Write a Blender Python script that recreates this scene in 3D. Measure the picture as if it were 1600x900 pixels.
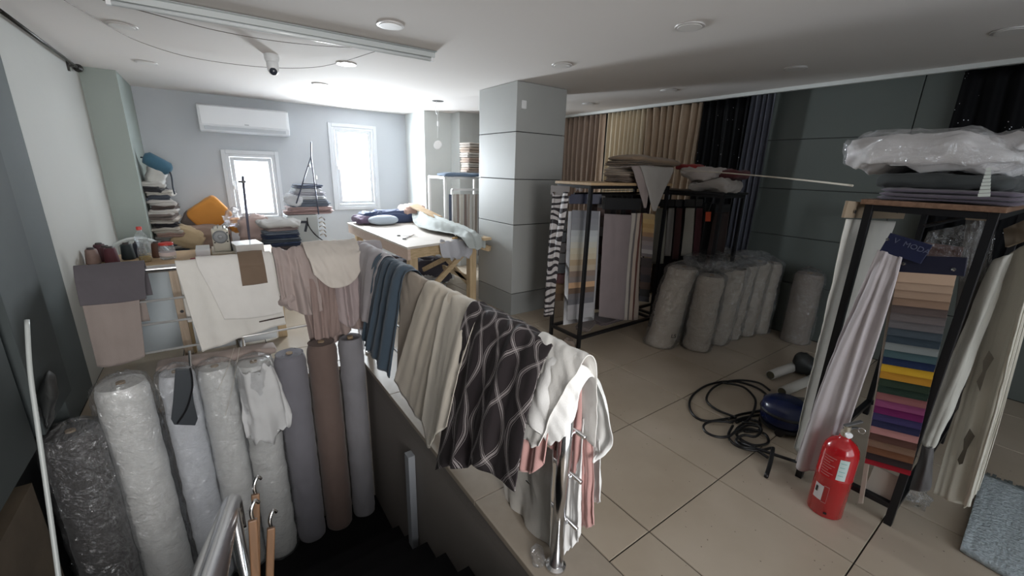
import bpy, bmesh, math, random
from mathutils import Vector, Matrix, noise
sc = bpy.context.scene
for o in list(bpy.data.objects): bpy.data.objects.remove(o, do_unlink=True)
C = sc.collection
PI = math.pi
# ------------------------------------------------------------------ camera
YAW, PITCH, ROLL, FPX = 0.628427959, 0.277777248, 0.0300113667, 643.690901
CAM = Vector((-1.43271919, -0.840611446, 1.57866399))
_f = Vector((math.sin(YAW)*math.cos(PITCH), math.cos(YAW)*math.cos(PITCH), -math.sin(PITCH)))
_r0 = Vector((math.cos(YAW), -math.sin(YAW), 0)); _u0 = _r0.cross(_f)
_r = _r0*math.cos(ROLL)+_u0*math.sin(ROLL); _u = -_r0*math.sin(ROLL)+_u0*math.cos(ROLL)
cam = bpy.data.cameras.new('camera'); cam.sensor_width = 36; cam.lens = FPX/1600*36; cam.clip_start = .02
co = bpy.data.objects.new('camera', cam); C.objects.link(co)
co.matrix_world = Matrix(((_r.x,_u.x,-_f.x,CAM.x),(_r.y,_u.y,-_f.y,CAM.y),(_r.z,_u.z,-_f.z,CAM.z),(0,0,0,1)))
sc.camera = co
def W(px, py, ax, val):     # survey helper: where a sight line of the photograph meets the world plane axis=val
    d = _f + _r*((px-800)/FPX) - _u*((py-450)/FPX)
    return CAM + d*((val-CAM[ax])/d[ax])
# ------------------------------------------------------------------ world, lights, exposure
sc.view_settings.view_transform = 'Standard'; sc.view_settings.look = 'None'
sc.view_settings.gamma = 1; sc.view_settings.use_curve_mapping = False
sc.view_settings.exposure = 0.0
w = bpy.data.worlds.new('world'); sc.world = w; w.use_nodes = True
bg = w.node_tree.nodes['Background']; bg.inputs[0].default_value = (.86,.93,1,1); bg.inputs[1].default_value = 3.0
def area(name, loc, direction, sx, sy, power, col):
    l = bpy.data.lights.new(name, 'AREA'); l.shape = 'RECTANGLE'; l.size = sx; l.size_y = sy; l.energy = power; l.color = col
    o = bpy.data.objects.new(name, l); C.objects.link(o); o.location = loc
    o.rotation_euler = Vector(direction).to_track_quat('-Z', 'Z').to_euler(); return o
area('daylight_tall_window', (.52,6.42,1.56), (0.02,-1,-.25), .56, 1.1, 370, (.93,.965,1))
area('daylight_blind_window', (-.9,6.42,1.24), (0,-1,-.1), .5, .8, 72, (.93,.965,1))
fl = area('daylight_shopfront', (-1.45,-3.3,1.45), (-.03,1,-.04), 1.1, 1.6, 34, (1,.96,.92)); fl.data.spread = 1.55
# ------------------------------------------------------------------ helpers
def noi(x, y, z, s=1.0): return noise.noise(Vector((x*s, y*s, z*s)))
wloc = {}
def tag(o, label=None, cat=None, group=None, kind=None):
    if label: o['label'] = label
    if cat: o['category'] = cat
    if group: o['group'] = group
    if kind: o['kind'] = kind
    return o
def thing(name, label, cat, loc=(0,0,0), group=None):
    o = bpy.data.objects.new(name, None); o.empty_display_size = .05; C.objects.link(o); o.location = loc
    wloc[o.name] = Vector(loc); return tag(o, label, cat, group)
def obj(name, bm, m, parent=None, smooth=False, base=None, bevel=0):
    """bm holds world coordinates; the origin goes to the parent's place (or base)"""
    org = wloc[parent.name] if parent is not None else Vector(base if base else (0,0,0))
    if org.length > 0: bmesh.ops.translate(bm, verts=bm.verts, vec=-org)
    me = bpy.data.meshes.new(name); bm.normal_update(); bm.to_mesh(me); bm.free()
    me.materials.append(m)
    if smooth:
        for p in me.polygons: p.use_smooth = True
    o = bpy.data.objects.new(name, me); C.objects.link(o)
    if parent is not None: o.parent = parent
    else: o.location = org
    wloc[o.name] = org
    if bevel:
        b = o.modifiers.new('bevel', 'BEVEL'); b.width = bevel; b.segments = 2; b.limit_method = 'ANGLE'
    return o
def solo(name, bm, m, label, cat, group=None, base=None, **k):
    if base is None:
        vs = [v.co for v in bm.verts]
        base = (sum(v.x for v in vs)/len(vs), sum(v.y for v in vs)/len(vs), min(v.z for v in vs))
    return tag(obj(name, bm, m, None, base=base, **k), label, cat, group)
def B(): return bmesh.new()
def box(bm, c, s, rz=0, rot=None):
    R = rot if rot is not None else Matrix.Rotation(rz, 3, 'Z')
    vs = [bm.verts.new(R @ Vector((x*s[0]/2, y*s[1]/2, z*s[2]/2)) + Vector(c)) for x in (-1,1) for y in (-1,1) for z in (-1,1)]
    for q in ((0,1,3,2),(4,6,7,5),(0,4,5,1),(2,3,7,6),(0,2,6,4),(1,5,7,3)): bm.faces.new([vs[i] for i in q])
    return bm
def bx(a, b, bm=None):
    bm = bm or B(); return box(bm, [(a[i]+b[i])/2 for i in range(3)], [abs(b[i]-a[i]) for i in range(3)])
def bar(bm, p, q, w, h=None, up=(0,0,1)):
    p, q = Vector(p), Vector(q); d = (q-p); L = d.length; d.normalize(); h = h or w
    u = Vector(up)
    if abs(d.dot(u)) > .95: u = Vector((1,0,0))
    s = d.cross(u).normalized(); u = s.cross(d)
    return box(bm, (p+q)/2, (w, L, h), rot=Matrix((s, d, u)).transposed())
def tube(bm, pts, r, n=10, cap=True):
    pts = [Vector(p) for p in pts]; rings = []
    rr = r if isinstance(r, (list, tuple)) else [r]*len(pts)
    t = (pts[1]-pts[0]).normalized(); ref = Vector((0,0,1)) if abs(t.z) < .9 else Vector((1,0,0))
    s = t.cross(ref).normalized()
    for i, p in enumerate(pts):
        t = (pts[min(i+1, len(pts)-1)]-pts[max(i-1, 0)]).normalized()
        s = (s - t*s.dot(t)).normalized(); v = t.cross(s)
        rings.append([bm.verts.new(p + (s*math.cos(2*PI*k/n)+v*math.sin(2*PI*k/n))*rr[i]) for k in range(n)])
    for a, b in zip(rings, rings[1:]):
        for k in range(n): bm.faces.new((a[k], a[(k+1)%n], b[(k+1)%n], b[k]))
    if cap: bm.faces.new(rings[0][::-1]); bm.faces.new(rings[-1])
    return bm
def lathe(bm, c, prof, n=28, axis=None):
    c = Vector(c); R = Vector((0,0,1)).rotation_difference(Vector(axis)).to_matrix() if axis else Matrix.Identity(3)
    rings = []
    for r, z in prof:
        rings.append([bm.verts.new(c + R @ Vector((max(r,1e-4)*math.cos(2*PI*k/n), max(r,1e-4)*math.sin(2*PI*k/n), z))) for k in range(n)])
    for a, b in zip(rings, rings[1:]):
        for k in range(n): bm.faces.new((a[k], a[(k+1)%n], b[(k+1)%n], b[k]))
    bm.faces.new(rings[0][::-1]); bm.faces.new(rings[-1]); return bm
def smooth_path(pts, k=6):
    pts = [Vector(p) for p in pts]; out = []
    for i in range(len(pts)-1):
        a, b, c, d = pts[max(i-1,0)], pts[i], pts[i+1], pts[min(i+2,len(pts)-1)]
        for j in range(k):
            t = j/k
            out.append(.5*((2*b)+(c-a)*t+(2*a-5*b+4*c-d)*t*t+(3*b-a-3*c+d)*t**3))
    out.append(pts[-1]); return out
def cr(vals, t):
    n = len(vals)-1; x = min(max(t,0),1)*n; i = min(int(x), n-1); t = x-i
    a, b, c, d = vals[max(i-1,0)], vals[i], vals[i+1], vals[min(i+2,n)]
    return .5*((2*b)+(c-a)*t+(2*a-5*b+4*c-d)*t*t+(3*b-a-3*c+d)*t**3)
def sheet(name, net, m, parent=None, folds=5, amp=0.01, seed=0, nu=60, nv=30, thick=.003, crumple=.004, label=None, cat=None, group=None, skew=0, hem=0, uvs=1.0, sharp=1.0):
    """cloth: net = rows of 3D points (row 0 = first hem); amp = one value per row; fine folds run along the columns"""
    net = [[Vector(p) for p in r] for r in net]
    amps = amp if isinstance(amp, (list, tuple)) else [amp]*len(net)
    rnd = random.Random(seed); ph = [rnd.uniform(0, 6.28) for _ in range(4)]
    P = [[None]*(nu+1) for _ in range(nv+1)]
    for j in range(nv+1):
        v = j/nv
        cols = [cr([r[c] for r in net], v) for c in range(len(net[0]))]
        for i in range(nu+1): P[j][i] = cr(cols, i/nu)
    bm = B(); uvl = bm.loops.layers.uv.new('UVMap'); V = []
    Wd = sum((P[nv//2][i+1]-P[nv//2][i]).length for i in range(nu)); H = sum((P[j+1][nu//2]-P[j][nu//2]).length for j in range(nv))
    for j in range(nv+1):
        row = []; v = j/nv; A = cr(amps, v)
        for i in range(nu+1):
            u = i/nu
            du = P[j][min(i+1,nu)]-P[j][max(i-1,0)]; dv = P[min(j+1,nv)][i]-P[max(j-1,0)][i]
            n = du.cross(dv); n = n.normalized() if n.length > 1e-9 else Vector((0,0,1))
            uu = u+skew*v+.05*noi(u*3+seed, v*2.2, 7.7)
            a = 2*PI*folds*uu+ph[0]+2.2*noi(u*2.3+seed, v*1.1, 3.1)
            if sharp < 1: s = math.copysign(abs(math.sin(a))**sharp, math.sin(a))+.4*noi(uu*folds*2.2, v*1.2, seed+2)
            else: s = .35*math.sin(a)+2.0*noi(uu*folds*1.25+seed*3.1, v*.9, seed*1.7)+.9*noi(uu*folds*2.9, v*1.7, seed+4.4)
            p = P[j][i] + n*(A*s + crumple*(noi(p0x(P[j][i]), p0y(P[j][i]), seed*3.3, 14)+.5*noi(p0x(P[j][i]), p0y(P[j][i]), seed+9.3, 33)))
            if hem and (j == 0 or j == nv): p.z += hem*noi(u*9, seed, 1.7)
            row.append(bm.verts.new(p))
        V.append(row)
    for j in range(nv):
        for i in range(nu):
            f = bm.faces.new((V[j][i], V[j][i+1], V[j+1][i+1], V[j+1][i]))
            for l, (a, b) in zip(f.loops, ((i,j),(i+1,j),(i+1,j+1),(i,j+1))): l[uvl].uv = (a/nu*Wd*uvs, b/nv*H*uvs)
    o = obj(name, bm, m, parent, smooth=True, base=None if parent is not None else tuple(net[len(net)//2][len(net[0])//2]))
    if thick:
        s = o.modifiers.new('thickness', 'SOLIDIFY'); s.thickness = thick; s.offset = 0
    if label: tag(o, label, cat, group)
    return o
def p0x(p): return p.x+p.z*.37
def p0y(p): return p.y-p.z*.71
def pad(bm, c, s, rz=0, e1=.35, e2=.6, nz=.0, sc_=8, seed=0, n=36, k=12, tilt=None):
    """soft block: superellipsoid with wrinkles"""
    R = Matrix.Rotation(rz, 3, 'Z')
    if tilt: R = R @ Matrix.Rotation(tilt[0], 3, 'X') @ Matrix.Rotation(tilt[1], 3, 'Y')
    c = Vector(c); sp = lambda x, e: math.copysign(abs(x)**e, x); rows = []
    for j in range(k+1):
        ph = -PI/2+PI*j/k; row = []
        for i in range(n):
            th = 2*PI*i/n
            d = Vector((sp(math.cos(ph), e2)*sp(math.cos(th), e1)*s[0]/2, sp(math.cos(ph), e2)*sp(math.sin(th), e1)*s[1]/2, sp(math.sin(ph), e2)*s[2]/2))
            p = R @ d + c
            if nz:
                q = p + Vector((noi(p.x+seed, p.y, p.z, 5), noi(p.x, p.y+seed, p.z+3, 5), noi(p.x, p.y, p.z+seed, 5)))*.07
                g = .6-2.4*abs(noi(q.x+seed, q.y, q.z*2.2, sc_*.8))+.6*(.5-2*abs(noi(q.x, q.y+seed, q.z*2.5, sc_*1.9)))
                p += (R @ Vector((d.x/s[0]**2, d.y/s[1]**2, d.z/s[2]**2)).normalized())*nz*g if d.length > 1e-6 else Vector()
            row.append(bm.verts.new(p))
        rows.append(row)
    for a, b in zip(rows, rows[1:]):
        for i in range(n): bm.faces.new((a[i], a[(i+1)%n], b[(i+1)%n], b[i]))
    bmesh.ops.remove_doubles(bm, verts=[v for r in (rows[0], rows[-1]) for v in r], dist=1e-5)
    return bm
def folded(bm, c, s, layers=4, rz=0, seed=0, nz=.006, jit=.01):
    """a folded cloth: thin soft layers lying on each other, base at c.z"""
    rnd = random.Random(seed); h = s[2]/layers
    for k in range(layers):
        pad(bm, (c[0]+rnd.uniform(-jit,jit), c[1]+rnd.uniform(-jit,jit), c[2]+h*(k+.5)), (s[0]*rnd.uniform(.93,1), s[1]*rnd.uniform(.93,1), h*1.15), rz+rnd.uniform(-.04,.04), .22, .5, nz, 7, seed+k*.7, 32, 6)
    return bm
def text(name, s, size, m, parent, pos, right, up, ext=.0008):
    cu = bpy.data.curves.new(name, 'FONT'); cu.body = s; cu.size = size; cu.extrude = ext; cu.align_x = 'CENTER'; cu.align_y = 'CENTER'
    t = bpy.data.objects.new('tmp', cu); C.objects.link(t)
    dg = bpy.context.evaluated_depsgraph_get(); me = bpy.data.meshes.new_from_object(t.evaluated_get(dg)); bpy.data.objects.remove(t)
    me.name = name; me.materials.clear(); me.materials.append(m)
    r = Vector(right).normalized(); u = Vector(up).normalized(); n = r.cross(u)
    Mx = Matrix(((r.x,u.x,n.x),(r.y,u.y,n.y),(r.z,u.z,n.z))).to_4x4(); Mx.translation = Vector(pos)-wloc[parent.name]
    me.transform(Mx); o = bpy.data.objects.new(name, me); C.objects.link(o); o.parent = parent; wloc[o.name] = wloc[parent.name]; return o
# ------------------------------------------------------------------ materials
_m = {}
def mat(name, col, rough=.6, metal=0, bump=0, bs=60, var=0, vs=4, spec=.5, trans=0, emit=0, sheen=0, coat=0):
    if name in _m: return _m[name]
    m = bpy.data.materials.new(name); m.use_nodes = True; nt = m.node_tree; N = nt.nodes; L = nt.links
    b = N['Principled BSDF']; b.inputs['Base Color'].default_value = (*col, 1); b.inputs['Roughness'].default_value = rough
    b.inputs['Metallic'].default_value = metal; b.inputs['Specular IOR Level'].default_value = spec
    if trans: b.inputs['Transmission Weight'].default_value = trans
    if sheen: b.inputs['Sheen Weight'].default_value = sheen
    if coat: b.inputs['Coat Weight'].default_value = coat
    if emit: b.inputs['Emission Color'].default_value = (*col, 1); b.inputs['Emission Strength'].default_value = emit
    tc = N.new('ShaderNodeTexCoord')
    if var:
        n = N.new('ShaderNodeTexNoise'); n.inputs['Scale'].default_value = vs; n.inputs['Detail'].default_value = 4
        L.new(tc.outputs['Object'], n.inputs['Vector'])
        mx = N.new('ShaderNodeMix'); mx.data_type = 'RGBA'; L.new(n.outputs[0], mx.inputs['Factor'])
        mx.inputs[6].default_value = (*[c*(1-var) for c in col], 1); mx.inputs[7].default_value = (*[min(1, c*(1+var)) for c in col], 1)
        L.new(mx.outputs[2], b.inputs['Base Color'])
    if bump:
        n = N.new('ShaderNodeTexNoise'); n.inputs['Scale'].default_value = bs; n.inputs['Detail'].default_value = 3
        L.new(tc.outputs['Object'], n.inputs['Vector'])
        bp = N.new('ShaderNodeBump'); bp.inputs['Strength'].default_value = bump; bp.inputs['Distance'].default_value = .01
        L.new(n.outputs[0], bp.inputs['Height']); L.new(bp.outputs[0], b.inputs['Normal'])
    _m[name] = m; return m
def fab(name, col, var=.1, bs=220, bump=.12): return mat(name, col, .92, 0, bump, bs, var, 6, .2, sheen=.15)
def film(name, tint=(.95,.97,1), a=.3, rough=.12):
    if name in _m: return _m[name]
    m = bpy.data.materials.new(name); m.use_nodes = True; nt = m.node_tree; N = nt.nodes; L = nt.links
    for n in list(N):
        if n.type != 'OUTPUT_MATERIAL': N.remove(n)
    out = [n for n in N][0]; t = N.new('ShaderNodeBsdfTransparent'); t.inputs[0].default_value = (*tint, 1)
    g = N.new('ShaderNodeBsdfGlossy'); g.inputs['Roughness'].default_value = rough; g.inputs[0].default_value = (.95,.97,1,1)
    d = N.new('ShaderNodeBsdfDiffuse'); d.inputs[0].default_value = (.8,.82,.84,1)
    tc = N.new('ShaderNodeTexCoord'); n = N.new('ShaderNodeTexNoise'); n.inputs['Scale'].default_value = 16; n.inputs['Detail'].default_value = 4; n.inputs['Distortion'].default_value = 1.5
    L.new(tc.outputs['Object'], n.inputs[0]); bp = N.new('ShaderNodeBump'); bp.inputs['Strength'].default_value = 1.0; bp.inputs['Distance'].default_value = .05
    L.new(n.outputs[0], bp.inputs['Height']); L.new(bp.outputs[0], g.inputs['Normal'])
    lw = N.new('ShaderNodeLayerWeight'); lw.inputs['Blend'].default_value = .45; L.new(bp.outputs[0], lw.inputs['Normal'])
    mr = N.new('ShaderNodeMapRange'); mr.inputs[3].default_value = .09; mr.inputs[4].default_value = a; L.new(lw.outputs['Fresnel'], mr.inputs[0])
    a1 = N.new('ShaderNodeMixShader'); a1.inputs[0].default_value = .05; L.new(t.outputs[0], a1.inputs[1]); L.new(d.outputs[0], a1.inputs[2])
    a2 = N.new('ShaderNodeMixShader'); L.new(mr.outputs[0], a2.inputs[0]); L.new(a1.outputs[0], a2.inputs[1]); L.new(g.outputs[0], a2.inputs[2])
    L.new(a2.outputs[0], out.inputs[0]); _m[name] = m; return m
def nodes_mat(name, rough=.7):
    m = bpy.data.materials.new(name); m.use_nodes = True; _m[name] = m
    return m, m.node_tree.nodes, m.node_tree.links, m.node_tree.nodes['Principled BSDF']
def mth(N, L, op, a, b=None, c=None):
    n = N.new('ShaderNodeMath'); n.operation = op
    for i, x in enumerate((a, b, c)):
        if x is None: continue
        if isinstance(x, (int, float)): n.inputs[i].default_value = x
        else: L.new(x, n.inputs[i])
    return n.outputs[0]
WALL = mat('wall_paint', (.60,.63,.62), .75, bump=.05, bs=35, var=.03, vs=2)
WALLW = mat('left_wall_paint', (.43,.43,.405), .8, bump=.04, bs=30, var=.03, vs=2)
COLP = mat('column_paint', (.33,.375,.35), .8, bump=.05, bs=30, var=.04, vs=2)
BACKP = mat('back_wall_paint', (.46,.49,.52), .8, bump=.05, bs=30, var=.04, vs=2)
CEIL = mat('ceiling_paint', (.78,.745,.72), .9, bump=.03, bs=20, var=.02, vs=1)
CLAD = mat('grey_cladding', (.39,.40,.39), .45, bump=.03, bs=8, var=.05, vs=2)
CLADR = mat('shaded_grey_green_cladding', (.115,.130,.120), .4, bump=.03, bs=8, var=.06, vs=2)  # cladding tone darkened to put the room's dim right side into the colour
CLADD = mat('dark_cladding', (.045,.055,.056), .8, bump=.03, bs=8, var=.1, vs=2)
JOINT = mat('joint_shadow_gap', (.05,.05,.05), .9)
STEEL = mat('brushed_steel', (.72,.72,.71), .35, .55, bump=.02, bs=20)
CHROME = mat('chrome', (.75,.75,.76), .18, 1, bump=.02, bs=8)
BLACK = mat('black_steel', (.012,.012,.014), .4, .3, bump=.04, bs=50)
WHITE = mat('white_plastic', (.78,.79,.80), .35, bump=.02, bs=20)
WHITEST = mat('white_steel', (.80,.80,.80), .35, bump=.02, bs=20)
BLKPL = mat('black_plastic', (.01,.01,.012), .35, bump=.03, bs=30)
GLASSY = film('clear_glass', (.97,.99,1), .25, .02)
FILM = film('plastic_film', (.985,.985,.985), .42, .15)
NAVY = mat('navy_board', (.012,.016,.05), .4, bump=.02, bs=20)
# wood
def wood(name, c1, c2, sc_=6, rough=.5, axis=0):
    if name in _m: return _m[name]
    m, N, L, b = nodes_mat(name); b.inputs['Roughness'].default_value = rough
    tc = N.new('ShaderNodeTexCoord'); mp = N.new('ShaderNodeMapping'); s = [8,8,8]; s[axis] = .6; mp.inputs['Scale'].default_value = s
    L.new(tc.outputs['Object'], mp.inputs[0]); n = N.new('ShaderNodeTexNoise'); n.inputs['Scale'].default_value = sc_; n.inputs['Detail'].default_value = 6; n.inputs['Distortion'].default_value = .6
    L.new(mp.outputs[0], n.inputs[0]); r = N.new('ShaderNodeValToRGB'); r.color_ramp.elements[0].color = (*c1,1); r.color_ramp.elements[1].color = (*c2,1)
    r.color_ramp.elements[0].position = .3; r.color_ramp.elements[1].position = .7
    L.new(n.outputs[0], r.inputs[0]); L.new(r.outputs[0], b.inputs['Base Color']); return m
PINE = wood('pale_pine', (.50,.36,.20), (.68,.52,.33)); PINEZ = wood('pale_pine_upright', (.50,.36,.20), (.68,.52,.33), axis=2)
BROWNW = wood('brown_laminate', (.14,.075,.045), (.24,.14,.09)); OAKL = wood('light_oak_board', (.42,.28,.15), (.56,.40,.24))
# floor tile: beige terrazzo with dark specks
TILE, N, L, b = nodes_mat('beige_speckled_tile')
g = N.new('ShaderNodeNewGeometry'); n1 = N.new('ShaderNodeTexVoronoi'); n1.inputs['Scale'].default_value = 26; L.new(g.outputs['Position'], n1.inputs['Vector'])
n2 = N.new('ShaderNodeTexNoise'); n2.inputs['Scale'].default_value = 60; L.new(g.outputs['Position'], n2.inputs['Vector'])
n3 = N.new('ShaderNodeTexNoise'); n3.inputs['Scale'].default_value = 1.6; n3.inputs['Detail'].default_value = 4; L.new(g.outputs['Position'], n3.inputs['Vector'])
spk = mth(N, L, 'MULTIPLY', mth(N, L, 'LESS_THAN', n1.outputs['Distance'], .075), mth(N, L, 'GREATER_THAN', n2.outputs[0], .5))
r = N.new('ShaderNodeValToRGB'); r.color_ramp.elements[0].color = (.36,.295,.222,1); r.color_ramp.elements[1].color = (.46,.393,.315,1); r.color_ramp.elements[0].position=.3; r.color_ramp.elements[1].position=.7; L.new(n3.outputs[0], r.inputs[0])
oi = N.new('ShaderNodeObjectInfo'); hs = N.new('ShaderNodeHueSaturation'); L.new(r.outputs[0], hs.inputs['Color'])
L.new(mth(N, L, 'ADD', mth(N, L, 'MULTIPLY', oi.outputs['Random'], .1), .95), hs.inputs['Value'])
mx = N.new('ShaderNodeMix'); mx.data_type='RGBA'; L.new(spk, mx.inputs['Factor']); L.new(hs.outputs[0], mx.inputs[6]); mx.inputs[7].default_value=(.10,.08,.06,1)
L.new(mx.outputs[2], b.inputs['Base Color']); b.inputs['Roughness'].default_value = .28
b.inputs['Roughness'].default_value = .30
MARBLE = mat('beige_marble_border', (.33,.28,.225), .5, var=.12, vs=14, bump=.02)
GROUT = mat('dark_grout', (.03,.024,.02), .9)
STAIRM = mat('black_granite', (.006,.006,.007), .6, var=.2, vs=40, bump=.02, spec=.2)
STRING = mat('taupe_stairwell_paint', (.20,.18,.165), .6, var=.06, vs=3, bump=.04)
ROUGHW = mat('stained_brown_plaster', (.10,.075,.05), .9, bump=.4, bs=9, var=.7, vs=3)
# dark fabric with light ogee lines (UV in metres)
def ogee(name, ground, line, k=7.0, kv=3.6, A=.42, w1=.10):
    m, N, L, b = nodes_mat(name); b.inputs['Roughness'].default_value = .75
    uv = N.new('ShaderNodeUVMap'); sp = N.new('ShaderNodeSeparateXYZ'); L.new(uv.outputs[0], sp.inputs[0])
    nz = N.new('ShaderNodeTexNoise'); nz.inputs['Scale'].default_value = 5; L.new(uv.outputs[0], nz.inputs[0])
    x = mth(N, L, 'ADD', mth(N, L, 'MULTIPLY', sp.outputs[0], k), mth(N, L, 'MULTIPLY', nz.outputs[0], .5)); y = mth(N, L, 'MULTIPLY', sp.outputs[1], kv*2*PI)
    tot = None
    for sg in (1, -1):
        cs = mth(N, L, 'MULTIPLY', mth(N, L, 'COSINE', y), A*sg)
        fr = mth(N, L, 'ABSOLUTE', mth(N, L, 'SUBTRACT', mth(N, L, 'FRACT', mth(N, L, 'ADD', x, cs)), .5))
        inside = mth(N, L, 'LESS_THAN', fr, w1)
        stripes = mth(N, L, 'GREATER_THAN', mth(N, L, 'SINE', mth(N, L, 'MULTIPLY', fr, 95)), .35)
        t = mth(N, L, 'MULTIPLY', inside, stripes); tot = t if tot is None else mth(N, L, 'MAXIMUM', tot, t)
    mx = N.new('ShaderNodeMix'); mx.data_type='RGBA'; L.new(tot, mx.inputs['Factor']); mx.inputs[6].default_value=(*ground,1); mx.inputs[7].default_value=(*line,1)
    L.new(mx.outputs[2], b.inputs['Base Color']); return m
OGEE = ogee('dark_ogee_jacquard', (.032,.025,.028), (.46,.42,.42), k=8.0, kv=2.2, A=.40, w1=.085)
# damask
DAMASK, N, L, b = nodes_mat('white_black_scroll_print'); uv = N.new('ShaderNodeUVMap'); wv = N.new('ShaderNodeTexWave'); wv.wave_type='RINGS'; wv.inputs['Scale'].default_value=5; wv.inputs['Distortion'].default_value=7; wv.inputs['Detail'].default_value=1; wv.inputs['Detail Scale'].default_value=1.2
L.new(uv.outputs[0], wv.inputs[0]); r = N.new('ShaderNodeValToRGB'); r.color_ramp.interpolation='CONSTANT'; r.color_ramp.elements[0].color=(.03,.025,.03,1); r.color_ramp.elements[1].color=(.55,.52,.52,1); r.color_ramp.elements[1].position=.42
L.new(wv.outputs[0], r.inputs[0]); L.new(r.outputs[0], b.inputs['Base Color']); b.inputs['Roughness'].default_value=.8
# sequin cloth
SEQ, N, L, b = nodes_mat('black_sequin_cloth'); tc = N.new('ShaderNodeTexCoord'); vo = N.new('ShaderNodeTexVoronoi'); vo.inputs['Scale'].default_value=34; L.new(tc.outputs['Object'], vo.inputs['Vector'])
vo2 = N.new('ShaderNodeTexNoise'); vo2.inputs['Scale'].default_value=9; L.new(tc.outputs['Object'], vo2.inputs[0])
sq = mth(N, L, 'MULTIPLY', mth(N, L, 'LESS_THAN', vo.outputs['Distance'], .10), mth(N, L, 'GREATER_THAN', vo2.outputs[0], .56))
mx = N.new('ShaderNodeMix'); mx.data_type='RGBA'; L.new(sq, mx.inputs['Factor']); mx.inputs[6].default_value=(.004,.004,.005,1); mx.inputs[7].default_value=(.9,.9,.95,1); L.new(mx.outputs[2], b.inputs['Base Color'])
L.new(sq, b.inputs['Metallic']); b.inputs['Roughness'].default_value=.6; b.inputs['Specular IOR Level'].default_value=.1
MIR = mat('white_light_trim', (.62,.60,.59), .4, bump=.01)
#SECTION_STRUCTURE
H = 2.424
def struct(name, bm, m, **k):
    o = obj(name, bm, m, None, **k); o['kind'] = 'structure'; return o
# floor slab in pieces round the stairwell, tiles on it
XW, XL, YB, YF = 3.35, -2.30, 6.25, -3.4
bm = B()
bx((-.55,YF,-.16),(XW+.2,YB,-.006),bm); bx((XL-.2,2.47,-.16),(-.55,YB,-.006),bm); bx((XL-.2,YF,-.16),(-.55,-.17,-.006),bm)
floor = struct('floor', bm, GROUT)
def tilemesh(w, d):
    bm = B(); c = .002; h = .012
    lo = [bm.verts.new((x,y,-h)) for x,y in ((0,0),(w,0),(w,d),(0,d))]
    md = [bm.verts.new((x,y,-c)) for x,y in ((0,0),(w,0),(w,d),(0,d))]
    tp = [bm.verts.new((x,y,0)) for x,y in ((c,c),(w-c,c),(w-c,d-c),(c,d-c))]
    for k in range(4):
        q = (k+1)%4; bm.faces.new((lo[k],lo[q],md[q],md[k])); bm.faces.new((md[k],md[q],tp[q],tp[k]))
    bm.faces.new(tp); me = bpy.data.meshes.new('tile'); bm.to_mesh(me); bm.free(); me.materials.append(TILE); return me
tm = {}
def tile(x0, x1, y0, y1):
    w, d = round(x1-x0-.006,4), round(y1-y0-.006,4)
    if w < .02 or d < .02: return
    if (w,d) not in tm: tm[(w,d)] = tilemesh(w, d)
    o = bpy.data.objects.new('tile', tm[(w,d)]); C.objects.link(o); o.parent = floor; o.location = (x0+.003, y0+.003, 0)
ys = [YF]+[k*.6 for k in range(-5, 11)]+[YB]
xs = [-.27]+[k*.6 for k in range(0, 6)]+[XW]
for x0, x1 in zip(xs, xs[1:]):
    for y0, y1 in zip(ys, ys[1:]): tile(x0, x1, y0, y1)
xs2 = [XL, -1.8, -1.2, -.58]
for x0, x1 in zip(xs2, xs2[1:]):
    for y0, y1 in zip(ys, ys[1:]):
        if y1 > 2.56: tile(x0, x1, max(y0, 2.56), y1)
        if y0 < -.2: tile(x0, x1, y0, min(y1, -.2))
for y0, y1 in ((-3.4,-.6),(-.6,.6),(.6,1.8),(1.8,2.56)):        # marble border stones along the stairwell
    bm = bx((-.575, y0+.002, -.032), (-.272, y1-.002, 0)); o = obj('border_stone', bm, MARBLE, floor, bevel=.003)
for y0, y1 in ((2.56,3.6),(3.6,4.8),(4.8,6.25)):
    o = obj('border_stone', bx((-.575, y0+.002, -.012), (-.272, y1-.002, 0)), MARBLE, floor)
obj('border_stone', bx((XL, 2.44, -.032), (-.58, 2.556, 0)), MARBLE, floor, bevel=.003)
# stairwell
struct('wall_stairwell_right', bx((-.55,-.17,-2.0),(-.40,2.47,-.033)), STRING)
struct('wall_stairwell_back', bx((XL-.2,2.47,-2.0),(-.40,2.6,-.033)), STRING)
struct('wall_stairwell_front', bx((XL-.2,-.30,-2.0),(-.55,-.17,-.17)), STRING)
stairs = struct('staircase', bx((-1.52,-.16,-2.0),(-.555,-.05,-.18)), STAIRM)
for k in range(8):
    y0 = -.17+.285*k; z = -.175*(k+1)
    if k == 7: break
    bm = bx((-1.52, y0+.0, -2.0 if k < 1 else -2.0), (-.553, y0+.285, z-.03))
    bx((-1.53, y0, z-.03), (-.552, y0+.3, z), bm)
    obj('step', bm, STAIRM, stairs)
struct('floor_stair_landing', bx((XL-.2,-.17,-1.45),(-.55,2.47,-1.405)), STAIRM)
obj('duct_post', bx((-.60,1.42,-1.15),(-.552,1.49,-.28)), mat('grey_box_section', (.30,.32,.35), .4, bump=.02), stairs, bevel=.004)
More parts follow.
